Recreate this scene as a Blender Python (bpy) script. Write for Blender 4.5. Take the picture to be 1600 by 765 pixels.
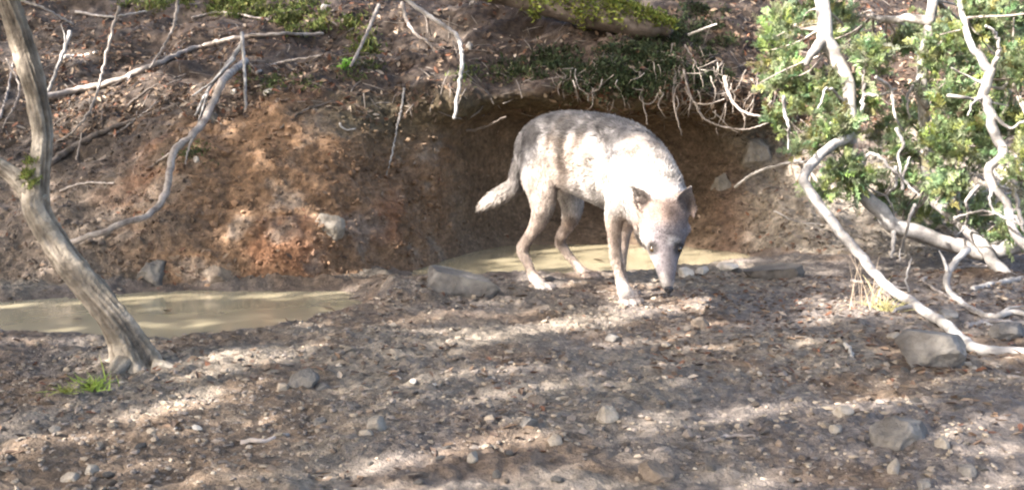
import bpy, math, random
import numpy as np
from mathutils import Vector
from mathutils.bvhtree import BVHTree

for o in list(bpy.data.objects): bpy.data.objects.remove(o)
rng = np.random.default_rng(7); random.seed(7)
scene = bpy.context.scene
COL = scene.collection

# ------------------------------------------------------------------ camera
W, H, F, HOR, CAMZ = 1600.0, 765.0, 1716.0, 170.0, 0.70
TILT = math.atan((H/2-HOR)/F)
cam_d = bpy.data.cameras.new('camera'); cam = bpy.data.objects.new('camera', cam_d); COL.objects.link(cam)
cam_d.sensor_width = 36.0; cam_d.lens = F/W*36.0
cam_d.clip_start = 0.05; cam_d.clip_end = 500
cam.location = (0, 0, CAMZ); cam.rotation_euler = (math.pi/2-TILT, 0, 0)
scene.camera = cam
scene.render.resolution_x = 1024; scene.render.resolution_y = 489

# ------------------------------------------------------------------ light
SUN = np.array([-0.68, -0.42, 0.62]); SUN /= np.linalg.norm(SUN)      # towards the sun
ELEV = math.asin(SUN[2]); AZ = math.atan2(SUN[0], SUN[1])
world = bpy.data.worlds.new('World'); scene.world = world; world.use_nodes = True
wn = world.node_tree; bg = wn.nodes['Background']
sky = wn.nodes.new('ShaderNodeTexSky'); sky.sky_type = 'NISHITA'; sky.sun_disc = False
sky.sun_elevation = ELEV; sky.sun_rotation = AZ; sky.air_density = 0.8; sky.dust_density = 4.0; sky.ozone_density = 0.5
wn.links.new(sky.outputs[0], bg.inputs[0]); bg.inputs[1].default_value = 0.15
sl = bpy.data.lights.new('sun', 'SUN'); sl.energy = 4.2; sl.angle = math.radians(0.8); sl.color = (1.0, 0.95, 0.90)
so = bpy.data.objects.new('sun', sl); COL.objects.link(so)
so.rotation_euler = Vector(SUN).to_track_quat('Z', 'Y').to_euler(); so.location = tuple(SUN*20)
vs = scene.view_settings; vs.view_transform = 'Standard'; vs.look = 'None'; vs.exposure = 3.0; vs.gamma = 1.0; vs.use_curve_mapping = False
scene.cycles.filter_width = 2.2

# ------------------------------------------------------------------ pixel <-> place
CT, ST = math.cos(TILT), math.sin(TILT)
def ray(px, py):
    cx = (np.asarray(px, float)-W/2)/F; cy = (H/2-np.asarray(py, float))/F
    return np.stack([cx+0*cy, CT+cy*ST+0*cx, -ST+cy*CT+0*cx], -1)
def at(px, py, Y):
    d = ray(px, py); t = np.asarray(Y, float)/d[..., 1]
    return d*t[..., None]+np.array([0, 0, CAMZ])
def atz(px, py, z):
    d = ray(px, py); t = (z-CAMZ)/d[..., 2]
    return d*t[..., None]+np.array([0, 0, CAMZ])
def to_px(p):
    p = np.asarray(p, float)-np.array([0, 0, CAMZ])
    dep = p[..., 1]*CT-p[..., 2]*ST
    up = p[..., 1]*ST+p[..., 2]*CT
    return W/2+p[..., 0]/dep*F, H/2-up/dep*F

# ------------------------------------------------------------------ noise
def _h(ix, iy, iz, s):
    n = (ix*374761393+iy*668265263+iz*2147483647+s*1274126177) & 0xffffffff
    n = ((n ^ (n >> 13))*1274126177) & 0xffffffff
    n = ((n ^ (n >> 16))*2246822519) & 0xffffffff
    return ((n ^ (n >> 15)) & 0xffffff)/float(0xffffff)*2-1
def vnoise(p, seed=0):
    p = np.asarray(p, float); i = np.floor(p).astype(np.int64); f = p-i; u = f*f*f*(f*(f*6-15)+10)
    r = 0
    for dx in (0, 1):
        wx = u[..., 0] if dx else 1-u[..., 0]
        for dy in (0, 1):
            wy = u[..., 1] if dy else 1-u[..., 1]
            for dz in (0, 1):
                wz = u[..., 2] if dz else 1-u[..., 2]
                r = r+wx*wy*wz*_h(i[..., 0]+dx, i[..., 1]+dy, i[..., 2]+dz, seed)
    return r
def fbm(p, sc, octv=4, seed=0, gain=0.5):
    p = np.asarray(p, float)*sc; a = 1; r = 0
    for k in range(octv):
        r = r+a*vnoise(p+k*17.31, seed+k); p = p*2.03; a *= gain
    return r
def sstep(a, b, x):
    t = np.clip((x-a)/(b-a), 0, 1); return t*t*(3-2*t)
def unit(v): return v/np.maximum(np.linalg.norm(v, axis=-1, keepdims=True), 1e-9)

# ------------------------------------------------------------------ mesh helpers
def mesh_np(name, V, faces, col=None, smooth=True):
    """faces: (n,3) or (n,4) int array, or list of such arrays"""
    if not isinstance(faces, list): faces = [faces]
    faces = [np.asarray(f) for f in faces if len(f)]
    me = bpy.data.meshes.new(name); V = np.asarray(V, np.float32)
    me.vertices.add(len(V)); me.vertices.foreach_set('co', V.ravel())
    loops = np.concatenate([f.ravel() for f in faces]).astype(np.int32)
    tot = np.concatenate([np.full(len(f), f.shape[1], np.int32) for f in faces])
    st = np.concatenate([[0], np.cumsum(tot)[:-1]]).astype(np.int32)
    me.loops.add(len(loops)); me.loops.foreach_set('vertex_index', loops)
    me.polygons.add(len(tot)); me.polygons.foreach_set('loop_start', st); me.polygons.foreach_set('loop_total', tot)
    me.polygons.foreach_set('use_smooth', np.full(len(tot), smooth, bool))
    if col is not None:
        a = me.color_attributes.new('Col', 'FLOAT_COLOR', 'POINT')
        c = np.ones((len(V), 4), np.float32); c[:, :3] = col
        a.data.foreach_set('color', c.ravel())
    me.update(calc_edges=True); me.validate()
    return me
def obj(name, me, mat=None, parent=None, loc=None):
    o = bpy.data.objects.new(name, me); COL.objects.link(o)
    if mat is not None and me is not None and not me.materials: me.materials.append(mat)
    if parent is not None: o.parent = parent
    if loc is not None: o.location = tuple(float(v) for v in loc)
    return o
def thing(name, label, cat, loc, group=None):
    o = obj(name, None, None, None, loc); tag(o, label, cat, group); o.empty_display_size = 0.1; return o
def tag(o, label=None, cat=None, group=None, kind=None):
    if label: o['label'] = label
    if cat: o['category'] = cat
    if group: o['group'] = group
    if kind: o['kind'] = kind
    return o
def catmull(P, n):
    """resample a polyline of rows (any dims) smoothly to n rows"""
    P = np.asarray(P, float); m = len(P)
    if m == 2: return P[0]+(P[1]-P[0])*np.linspace(0, 1, n)[:, None]
    Q = np.vstack([2*P[0]-P[1], P, 2*P[-1]-P[-2]])
    d = np.linalg.norm(np.diff(P[:, :3], axis=0), axis=1)**0.8+1e-6; s = np.concatenate([[0], np.cumsum(d)]); s /= s[-1]
    t = np.linspace(0, 1, n); k = np.clip(np.searchsorted(s, t, 'right')-1, 0, m-2); u = ((t-s[k])/(s[k+1]-s[k]))[:, None]
    a, b, c, e = Q[k], Q[k+1], Q[k+2], Q[k+3]
    return 0.5*((2*b)+(c-a)*u+(2*a-5*b+4*c-e)*u*u+(-a+3*b-3*c+e)*u**3)
def tube_geo(P, R, sides=8, n=None, rough=0.0, nsc=30, wob=0.0, seed=0, ridges=0.0):
    """P (m,3) world points, R (m,) radii -> verts, quads+caps"""
    P = np.asarray(P, float); R = np.asarray(R, float)
    if n is None:
        L = np.linalg.norm(np.diff(P, axis=0), axis=1).sum(); n = int(np.clip(L/max(0.6*R.mean(), 0.006), 6, 120))
    Q = catmull(np.column_stack([P, R]), n); C = Q[:, :3]; r = np.maximum(Q[:, 3], 0.0008)
    if wob: C = C+wob*np.stack([vnoise(np.column_stack([np.arange(n)*0.45, np.full(n, k*7.7), np.full(n, 1.0)]), seed+k) for k in range(3)], 1)
    T = unit(np.gradient(C, axis=0)); up = np.array([0.13, 0.31, 0.94])
    A = np.cross(T, up); A = unit(A+1e-6); 
    for i in range(1, n):
        a = A[i-1]-T[i]*np.dot(A[i-1], T[i]); A[i] = a/np.linalg.norm(a)
    B = np.cross(T, A)
    th = np.linspace(0, 2*math.pi, sides, endpoint=False)
    dirs = A[:, None]*np.cos(th)[None, :, None]+B[:, None]*np.sin(th)[None, :, None]
    rr = np.repeat(r[:, None], sides, 1)
    if ridges:
        s = np.linspace(0, 1, n)[:, None]*n*0.05
        rr = rr*(1+ridges*np.abs(vnoise(np.stack([np.cos(th)[None]*2.6+0*s, np.sin(th)[None]*2.6+0*s, s*1.2+0*th[None]], -1), seed+9))-ridges*0.4)
    if rough:
        pv = C[:, None]+dirs*rr[..., None]
        rr = rr*(1+rough*fbm(pv, nsc, 3, seed))
    V = (C[:, None]+dirs*rr[..., None]).reshape(-1, 3)
    i, j = np.meshgrid(np.arange(n-1), np.arange(sides), indexing='ij'); j2 = (j+1) % sides
    q = np.stack([i*sides+j, i*sides+j2, (i+1)*sides+j2, (i+1)*sides+j], -1).reshape(-1, 4)
    V = np.vstack([V, C[0]-T[0]*r[0]*0.3, C[-1]+T[-1]*r[-1]*0.6]); a, b = n*sides, n*sides+1
    js = np.arange(sides); j2 = (js+1) % sides
    tri = np.vstack([np.stack([j2, js, np.full(sides, a)], 1), np.stack([(n-1)*sides+js, (n-1)*sides+j2, np.full(sides, b)], 1)])
    return V, q, tri
def grain_tube(P, R, sides, n, seed, furrow=.17, twist=2.2):
    """bark with twisting furrows along the stem; also returns the colour of ridges and furrows"""
    V, q, tri = tube_geo(P, R, sides, n, 0.05, 9, 0, seed); C = V[:n*sides].reshape(n, sides, 3); ctr = C.mean(1, keepdims=True); L = np.concatenate([[0], np.cumsum(np.linalg.norm(np.diff(ctr[:, 0], axis=0), axis=1))])
    th = np.linspace(0, 2*math.pi, sides, endpoint=False)[None, :]+twist*L[:, None]; s = L[:, None]+0*th
    g1 = fbm(np.stack([np.cos(th)*1.7, np.sin(th)*1.7, s*2.2], -1), 1.0, 3, seed); g2 = fbm(np.stack([np.cos(th)*5, np.sin(th)*5, s*7], -1), 1.0, 3, seed+4)
    hgt = furrow*g1+0.13*g2+0.05*fbm(C, 40, 2, seed+6); d = C-ctr; V[:n*sides] = (ctr+d*(1+hgt)[..., None]).reshape(-1, 3)
    m = sstep(-.5, .6, g1*.7+g2*.7)[..., None]; pale = sstep(.1, .7, fbm(C, 5, 3, seed+8))[..., None]
    mot = fbm(C, 22, 3, seed+12)[..., None]; col = np.array([.095, .078, .061])*(1-m)+np.array([.195, .167, .132])*m; col = col*(1-.6*pale)+np.array([.27, .25, .215])*.6*pale*(.5+.5*m); col = col*(1+.45*mot)
    return V, q, tri, np.vstack([col.reshape(-1, 3), col[0].mean(0), col[-1].mean(0)])
def merge(geos):
    Vs, Q, T, k = [], [], [], 0
    for V, q, t in geos:
        Vs.append(V); k2 = k
        if len(q): Q.append(q+k2)
        if len(t): T.append(t+k2)
        k += len(V)
    f = []
    if Q: f.append(np.vstack(Q))
    if T: f.append(np.vstack(T))
    return np.vstack(Vs), f
_ico = {}
def ico(level):
    if level in _ico: return _ico[level]
    t = (1+5**0.5)/2
    V = [(-1,t,0),(1,t,0),(-1,-t,0),(1,-t,0),(0,-1,t),(0,1,t),(0,-1,-t),(0,1,-t),(t,0,-1),(t,0,1),(-t,0,-1),(-t,0,1)]
    Fc = [(0,11,5),(0,5,1),(0,1,7),(0,7,10),(0,10,11),(1,5,9),(5,11,4),(11,10,2),(10,7,6),(7,1,8),(3,9,4),(3,4,2),(3,2,6),(3,6,8),(3,8,9),(4,9,5),(2,4,11),(6,2,10),(8,6,7),(9,8,1)]
    V = [np.array(v)/np.linalg.norm(v) for v in V]
    for _ in range(level):
        mid = {}; nf = []
        def m(a, b):
            k = (min(a, b), max(a, b))
            if k not in mid:
                p = V[a]+V[b]; V.append(p/np.linalg.norm(p)); mid[k] = len(V)-1
            return mid[k]
        for a, b, c in Fc:
            ab, bc, ca = m(a, b), m(b, c), m(c, a); nf += [(a, ab, ca), (b, bc, ab), (c, ca, bc), (ab, bc, ca)]
        Fc = nf
    _ico[level] = (np.array(V), np.array(Fc)); return _ico[level]
def rock_geo(size, seed, level=3, angular=0.75):
    V, Fc = ico(level); r = np.random.default_rng(seed); V = V.copy()
    for k in range(int(6+8*angular)):                      # planar breaks
        n = r.normal(size=3); n /= np.linalg.norm(n); d = r.uniform(0.52, 0.85)
        s = V@n; ex = np.maximum(s-d, 0); V = V-n[None]*ex[:, None]*0.93
    V = V*(1+0.07*fbm(V, 2.2, 3, seed)[:, None]+(0.035*fbm(V, 7, 3, seed+1)[:, None] if level > 2 else 0))
    V = V-(V.max(0)+V.min(0))/2; V = V/V.max(0)*0.96
    return V*np.asarray(size)[None], Fc
def rotz(V, a):
    c, s = math.cos(a), math.sin(a); return np.column_stack([V[:, 0]*c-V[:, 1]*s, V[:, 0]*s+V[:, 1]*c, V[:, 2]])
def lin(*c):
    return tuple(((x/255)/12.92 if x/255 <= .04045 else ((x/255+.055)/1.055)**2.4) for x in c)

# ------------------------------------------------------------------ materials
def new_mat(name):
    m = bpy.data.materials.new(name); m.use_nodes = True; nt = m.node_tree; nt.nodes.clear()
    out = nt.nodes.new('ShaderNodeOutputMaterial'); b = nt.nodes.new('ShaderNodeBsdfPrincipled')
    nt.links.new(b.outputs[0], out.inputs[0]); return m, nt, b, out
def N(nt, t, **kw):
    n = nt.nodes.new(t)
    for k, v in kw.items():
        if k in n.inputs: n.inputs[k].default_value = v
        else: setattr(n, k, v)
    return n
def noise_mat(name, c1, c2, c3=None, scale=20, rough=0.85, bump=0.4, bscale=60, use_col=False, stretch=None, spec=0.3, dist=0.004, translucent=0.0):
    m, nt, b, out = new_mat(name); L = nt.links
    tc = N(nt, 'ShaderNodeTexCoord'); mp = N(nt, 'ShaderNodeMapping')
    L.new(tc.outputs['Object'], mp.inputs[0])
    if stretch: mp.inputs['Scale'].default_value = stretch
    n1 = N(nt, 'ShaderNodeTexNoise', Scale=scale, Detail=6.0, Roughness=0.65); L.new(mp.outputs[0], n1.inputs['Vector'])
    cr = N(nt, 'ShaderNodeValToRGB'); e = cr.color_ramp.elements
    e[0].position = 0.32; e[0].color = (*c1, 1); e[1].position = 0.68; e[1].color = (*c2, 1)
    if c3: x = e.new(0.5); x.color = (*c3, 1)
    L.new(n1.outputs[0], cr.inputs[0]); c = cr.outputs[0]
    if use_col:
        va = N(nt, 'ShaderNodeVertexColor', layer_name='Col'); mx = N(nt, 'ShaderNodeMix', data_type='RGBA', blend_type='MULTIPLY'); mx.inputs[0].default_value = 1.0
        L.new(c, mx.inputs[6]); L.new(va.outputs[0], mx.inputs[7]); c = mx.outputs[2]
    L.new(c, b.inputs['Base Color']); b.inputs['Roughness'].default_value = rough; b.inputs['Specular IOR Level'].default_value = spec
    if bump:
        n2 = N(nt, 'ShaderNodeTexNoise', Scale=bscale, Detail=5.0, Roughness=0.6); L.new(mp.outputs[0], n2.inputs['Vector'])
        bp = N(nt, 'ShaderNodeBump', Strength=bump, Distance=dist); L.new(n2.outputs[0], bp.inputs['Height']); L.new(bp.outputs[0], b.inputs['Normal'])
    if translucent:
        tr = N(nt, 'ShaderNodeBsdfTranslucent'); ms = N(nt, 'ShaderNodeMixShader'); ms.inputs[0].default_value = translucent
        L.new(c, tr.inputs[0]); L.new(b.outputs[0], ms.inputs[1]); L.new(tr.outputs[0], ms.inputs[2]); L.new(ms.outputs[0], out.inputs[0])
    return m
G1 = (0.75, 0.75, 0.75); G2 = (1.25, 1.22, 1.2)
M = {}
M['earth'] = noise_mat('bare_earth', (0.60, 0.60, 0.60), (1.40, 1.38, 1.34), (0.96, 0.96, 0.96), 48, 0.92, 0.9, 110, True, None, 0.2, 0.012)
M['litter'] = noise_mat('leaf_litter', G1, G2, None, 14, 0.8, 0.0, 60, True, None, 0.25, translucent=0.15)
M['stone'] = noise_mat('stone', (0.050, 0.043, 0.037), (0.165, 0.150, 0.130), (0.095, 0.086, 0.077), 8, 0.92, 0.9, 40, dist=.012)
M['stone_brown'] = noise_mat('brown_stone', (0.065, 0.05, 0.038), (0.165, 0.13, 0.098), None, 10, 0.92, 0.9, 40, dist=.012)
M['stone_pale'] = noise_mat('pale_stone', (0.20, 0.18, 0.155), (0.40, 0.36, 0.31), None, 18, 0.85, 0.4, 60)
M['stone_dark'] = noise_mat('dark_stone', (0.035, 0.03, 0.026), (0.10, 0.088, 0.075), None, 12, 0.9, 0.7, 50, dist=.008)
M['stone_earth'] = noise_mat('earthy_stone', (0.11, 0.092, 0.072), (0.25, 0.22, 0.18), None, 16, 0.92, 0.9, 45, dist=.01)
M['gravel'] = noise_mat('gravel', G1, G2, None, 30, 0.9, 0.3, 120, True)
M['bark'] = noise_mat('grey_bark', (0.07, 0.055, 0.045), (0.26, 0.225, 0.185), (0.15, 0.125, 0.10), 9, 0.9, 1.0, 16, False, (5, 5, 1.2), 0.2, 0.012)
M['bark_grain'] = noise_mat('furrowed_bark', (0.6, 0.58, 0.55), (1.35, 1.35, 1.35), None, 22, 0.9, 0.9, 60, True, None, 0.2, 0.010)
M['bark_pale'] = noise_mat('pale_bark', (0.085, 0.077, 0.072), (0.35, 0.325, 0.295), (0.205, 0.188, 0.172), 11, 0.85, 0.6, 60, False, None, 0.2, 0.006)
M['root'] = noise_mat('weathered_root', (0.10, 0.08, 0.07), (0.34, 0.29, 0.255), (0.21, 0.18, 0.155), 22, 0.9, 0.5, 60)
M['twig'] = noise_mat('dry_twig', (0.07, 0.056, 0.046), (0.22, 0.185, 0.155), None, 20, 0.9, 0, 60)
M['root_dark'] = noise_mat('dark_root', (0.05, 0.04, 0.032), (0.15, 0.12, 0.10), None, 22, 0.9, 0.5, 60)
M['moss'] = noise_mat('moss', G1, G2, None, 30, 0.9, 0, 60, True, None, 0.2, translucent=0.2)
M['leaf'] = noise_mat('green_leaf', G1, G2, None, 12, 0.55, 0, 60, True, None, 0.4, translucent=0.35)
M['fur'] = noise_mat('wolf_fur', (0.9, 0.9, 0.9), (1.1, 1.1, 1.1), None, 40, 0.85, 0.0, 60, True, None, 0.15)
M['hide'] = noise_mat('wolf_hide', (0.8, 0.8, 0.8), (1.15, 1.15, 1.15), None, 60, 0.9, 0.4, 160, True, None, 0.15, 0.004)
M['nose'] = noise_mat('wet_nose', (0.012, 0.011, 0.012), (0.03, 0.028, 0.03), None, 40, 0.35, 0.3, 200)
M['eye'] = noise_mat('amber_eye', (0.02, 0.014, 0.008), (0.05, 0.03, 0.012), None, 60, 0.12, 0.0, 60, spec=0.6)

def water_mat():
    m, nt, b, out = new_mat('muddy_water'); L = nt.links
    tc = N(nt, 'ShaderNodeTexCoord'); n1 = N(nt, 'ShaderNodeTexNoise', Scale=1.6, Detail=4.0); L.new(tc.outputs['Object'], n1.inputs['Vector'])
    cr = N(nt, 'ShaderNodeValToRGB'); e = cr.color_ramp.elements
    e[0].position = .3; e[0].color = (0.20, 0.168, 0.105, 1); e[1].position = .75; e[1].color = (0.25, 0.212, 0.14, 1)
    L.new(n1.outputs[0], cr.inputs[0]); L.new(cr.outputs[0], b.inputs['Base Color'])
    b.inputs['Roughness'].default_value = 0.12; b.inputs['IOR'].default_value = 1.33; b.inputs['Specular IOR Level'].default_value = 0.5
    n2 = N(nt, 'ShaderNodeTexNoise', Scale=9.0, Detail=2.0); L.new(tc.outputs['Object'], n2.inputs['Vector'])
    bp = N(nt, 'ShaderNodeBump', Strength=0.06, Distance=0.01); L.new(n2.outputs[0], bp.inputs['Height']); L.new(bp.outputs[0], b.inputs['Normal'])
    return m
M['water'] = water_mat()

# ------------------------------------------------------------------ water outlines (on the level of the water)
WZ = -0.045
left_px = [(-420, 500), (-260, 478), (-100, 474), (0, 474), (100, 466), (210, 459), (300, 456), (400, 455), (480, 455), (530, 460), (556, 475), (552, 488), (520, 500), (455, 512), (380, 521), (290, 529), (200, 527), (100, 521), (0, 517), (-120, 520), (-300, 528)]
back_px = [(640, 436), (668, 408), (700, 392), (745, 381), (830, 374), (930, 374), (1020, 379), (1100, 386), (1165, 398), (1192, 406), (1165, 412), (1120, 416), (1060, 422), (1000, 430), (930, 433), (870, 436), (800, 440), (730, 446), (680, 446)]
def pool_poly(pp):
    a = np.array(pp, float); return atz(a[:, 0], a[:, 1], WZ)[:, :2]
POOLS = [pool_poly(left_px), pool_poly(back_px)]
def sdist(P, poly):
    """signed distance to polygon (negative inside), P (n,2)"""
    n = len(poly); d = np.full(len(P), 1e9); ins = np.zeros(len(P), bool)
    for i in range(n):
        a, b = poly[i], poly[(i+1) % n]; e = b-a; w = P-a
        t = np.clip((w@e)/(e@e), 0, 1); q = w-t[:, None]*e; d = np.minimum(d, (q*q).sum(1))
        c = ((a[1] <= P[:, 1]) != (b[1] <= P[:, 1])) & (P[:, 0] < e[0]*(P[:, 1]-a[1])/(e[1] if abs(e[1]) > 1e-9 else 1e-9)+a[0]); ins ^= c
    return np.where(ins, -1, 1)*np.sqrt(d)

# ------------------------------------------------------------------ ground
PAW_XY = [at(853, 449, 4.27)[:2], at(922, 430, 4.54)[:2], at(985, 470, 3.92)[:2], at(982, 458, 4.13)[:2]]
def ground_z(P):
    P3 = np.column_stack([P, np.zeros(len(P))])
    sd = np.full(len(P), 9.0); m = (np.abs(P[:, 0]) < 6) & (P[:, 1] > 2) & (P[:, 1] < 9)
    if m.any(): sd[m] = np.minimum(sdist(P[m], POOLS[0]), sdist(P[m], POOLS[1]))
    sd = sd+0.035*fbm(P3, 7, 3, 5)
    z = 0.016*fbm(P3, 1.6, 3, 1)+0.011*fbm(P3, 9, 3, 2)
    near = (np.abs(P[:, 0]) < 7) & (P[:, 1] > 0.5) & (P[:, 1] < 9)
    cl = np.zeros(len(P)); Pn = P3[near]
    cl[near] = 0.0070*np.abs(fbm(Pn, 20, 3, 3))+0.0052*fbm(Pn, 64, 2, 4)
    z = z+cl
    # gravel heap between the two pools, low rise at the left tree, rise to the right
    for (px, py, h, s) in ((610, 462, 0.05, 0.16), (560, 470, 0.02, 0.12), (700, 470, 0.02, 0.2)):
        c = atz(px, py, 0)[:2]; z = z+h*np.exp(-((P-c)**2).sum(1)/(2*s*s))
    for c in PAW_XY: z = z*(1-0.9*np.exp(-((P-c)**2).sum(1)/(2*.07**2)))
    far = np.abs(P).max(1); z = z+0.02*np.maximum(far-9, 0)
    shore = sstep(0.0, 0.16, sd)
    zin = WZ-0.015-0.10*sstep(0.0, 0.25, -sd)
    z = np.where(sd > 0, (WZ-0.004)*(1-shore)+z*shore+cl*0.4*(1-shore), np.minimum(zin, WZ-0.015))
    return z, sd
xs = np.concatenate([-np.geomspace(60, 3.3, 26)[:-1], np.linspace(-3.2, 3.6, 880), np.geomspace(3.8, 60, 26)])
ys = np.concatenate([-np.geomspace(60, 0.6, 24), np.linspace(-0.3, 1.5, 14), np.linspace(1.56, 5.2, 600), np.linspace(5.22, 7.2, 100), [7.6, 8.5, 10]])
gx, gy = np.meshgrid(xs, ys, indexing='xy'); GP = np.column_stack([gx.ravel(), gy.ravel()])
gz, gsd = ground_z(GP)
ny, nx = len(ys), len(xs)
i, j = np.meshgrid(np.arange(ny-1), np.arange(nx-1), indexing='ij')
gq = np.stack([i*nx+j, i*nx+j+1, (i+1)*nx+j+1, (i+1)*nx+j], -1).reshape(-1, 4)
GV = np.column_stack([GP, gz])
c_grey = np.array([0.120, 0.100, 0.086]); c_tan = np.array([0.156, 0.129, 0.101]); c_brown = np.array([0.118, 0.080, 0.053]); c_wet = np.array([0.075, 0.056, 0.045])
P3 = np.column_stack([GP, 0*gz])
t1 = sstep(-0.35, 0.55, fbm(P3, 1.3, 4, 21)); t2 = sstep(0.05, 0.7, fbm(P3, 3.3, 4, 31)); wet = 1-sstep(0.0, 0.22, gsd+0.08*fbm(P3, 6, 3, 8))
gc = c_grey*(1-t1[:, None])+c_tan*t1[:, None]*0.9
gc = gc*(1-0.7*t2[:, None])+c_brown*0.7*t2[:, None]
fine = 1+0.28*fbm(P3, 40, 2, 77); gc = gc*fine[:, None]
gc = gc*(1-0.75*wet[:, None])+c_wet*0.75*wet[:, None]
ground_me = mesh_np('ground', GV, gq, gc)
ground = tag(obj('ground', ground_me, M['earth']), 'trampled bare grey-brown earth of the forest clearing', kind='structure')

# ------------------------------------------------------------------ bank (profile columns: pixel row @ distance)
cols = {
 -1500: [(470,5.6),(400,5.9),(330,6.3),(260,6.8),(190,7.4),(100,8.2),(0,9.4)],
 -600: [(474,5.0),(400,5.2),(320,5.6),(250,6.0),(190,6.5),(100,7.2),(0,8.2)],
 0:    [(474,4.42),(415,4.60),(330,5.0),(255,5.5),(175,6.1),(90,6.9),(0,7.9)],
 150:  [(462,4.48),(405,4.62),(320,4.95),(245,5.4),(165,6.0),(85,6.9),(0,7.9)],
 300:  [(454,4.52),(395,4.63),(300,4.82),(220,5.15),(150,5.7),(80,6.6),(0,7.7)],
 450:  [(453,4.55),(380,4.68),(280,4.87),(195,5.08),(130,5.45),(70,6.2),(0,7.4)],
 560:  [(448,4.65),(375,4.80),(285,4.95),(205,5.12),(138,5.42),(70,6.1),(0,7.2)],
 650:  [(415,5.05),(360,5.20),(285,5.30),(205,5.38),(145,5.50),(75,6.1),(0,7.1)],
 710:  [(390,5.55),(340,5.66),(270,5.72),(200,5.74),(148,5.60),(80,6.1),(0,7.0)],
 780:  [(378,6.0),(330,6.12),(260,6.15),(190,6.05),(150,5.72),(85,6.1),(0,6.9)],
 900:  [(374,6.1),(330,6.3),(260,6.48),(190,6.45),(146,5.68),(80,6.0),(0,6.7)],
 1050: [(380,6.0),(330,6.25),(260,6.5),(195,6.5),(150,5.68),(70,6.0),(0,6.7)],
 1150: [(396,5.70),(345,5.95),(280,6.15),(210,6.20),(165,5.85),(80,6.1),(0,6.8)],
 1250: [(412,5.3),(360,5.6),(290,5.9),(220,6.1),(165,6.2),(80,6.6),(0,7.2)],
 1400: [(432,5.0),(380,5.4),(310,5.8),(230,6.2),(160,6.6),(80,7.1),(0,7.8)],
 1600: [(450,4.75),(390,5.2),(320,5.7),(240,6.2),(160,6.7),(80,7.3),(0,8.2)],
 2200: [(470,4.9),(400,5.4),(330,5.9),(260,6.4),(190,7.0),(100,7.8),(0,8.8)],
 3300: [(470,6.0),(400,6.4),(330,6.9),(260,7.4),(190,8.0),(100,8.8),(0,9.8)]}
cpx = np.array(sorted(cols)); carr = np.array([cols[k] for k in cpx], float)        # (c,7,2)
bpx = np.concatenate([np.linspace(-1500, -250, 30)[:-1], np.linspace(-250, 1850, 640), np.linspace(1850, 3300, 30)[1:]])
BP = []
def column(px):
    k = np.clip(np.searchsorted(cpx, px, 'right')-1, 0, len(cpx)-2); u = (px-cpx[k])/(cpx[k+1]-cpx[k]); u = u*u*(3-2*u)*0.6+u*0.4
    return carr[k]*(1-u)+carr[k+1]*u
csm = np.array([column(px) for px in bpx]); kw = np.exp(-0.5*((bpx[:, None]-bpx[None])/26.0)**2); kw *= np.gradient(bpx)[None]; kw /= kw.sum(1, keepdims=True); csm = np.einsum('ij,jkl->ikl', kw, csm)
for px, c in zip(bpx, csm):
    p = at(np.full(7, px), c[:, 0], c[:, 1])
    top = p[-1]; sidew = ray(px, 0); sidew = sidew/sidew[1]
    base = p[0].copy(); base[2] -= 0.16; base[1] -= 0.22; base[0] *= base[1]/p[0][1]
    ext = [np.array([sidew[0]*(top[1]+d), top[1]+d, top[2]+h]) for d, h in ((1.5, 0.55), (4, 1.7), (10, 4.5), (45, 20))]
    BP.append(np.vstack([base, p, ext]))
BP = np.array(BP)                                                                       # (ncol,12,3)
seg = [12, 46, 60, 60, 56, 52, 60, 20, 14, 8, 6]
tt = np.concatenate([k+np.linspace(0, 1, s, endpoint=False) for k, s in enumerate(seg)]+[[len(seg)]])
Q = np.concatenate([2*BP[:, :1]-BP[:, 1:2], BP, 2*BP[:, -1:]-BP[:, -2:-1]], 1)
k = np.clip(tt.astype(int), 0, 10); u = (tt-k)[None, :, None]
a, b, c, e = Q[:, k], Q[:, k+1], Q[:, k+2], Q[:, k+3]
BV = 0.5*(2*b+(c-a)*u+(2*a-5*b+4*c-e)*u*u+(-a+3*b-3*c+e)*u**3)
nb, nr = BV.shape[:2]
def grid_normals(G):
    return unit(np.cross(np.gradient(G, axis=0), np.gradient(G, axis=1)))
nrm = grid_normals(BV)
amp = np.clip(sstep(0.9, 1.8, tt), 0.1, 1)[None, :]
d1 = 0.045*fbm(BV, 1.9, 3, 40)+0.028*fbm(BV, 5.5, 3, 41)+0.016*np.abs(fbm(BV, 17, 3, 42))+0.005*fbm(BV, 45, 2, 43)
slope_above = sstep(4.6, 5.4, tt)[None, :]
d1 = d1+slope_above*0.05*fbm(BV, 3.0, 2, 44)
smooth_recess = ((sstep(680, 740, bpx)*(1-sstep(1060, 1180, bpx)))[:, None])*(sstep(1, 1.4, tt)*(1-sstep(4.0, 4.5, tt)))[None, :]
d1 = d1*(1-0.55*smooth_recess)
BV = BV+nrm*(-(d1*amp))[..., None]
far_row = sstep(8, 10, tt)[None, :, None]; BV = BV+far_row*np.array([0, 0, 1.0])*0.5*fbm(BV, 0.3, 2, 45)[..., None]
nrm = grid_normals(BV)
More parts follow.
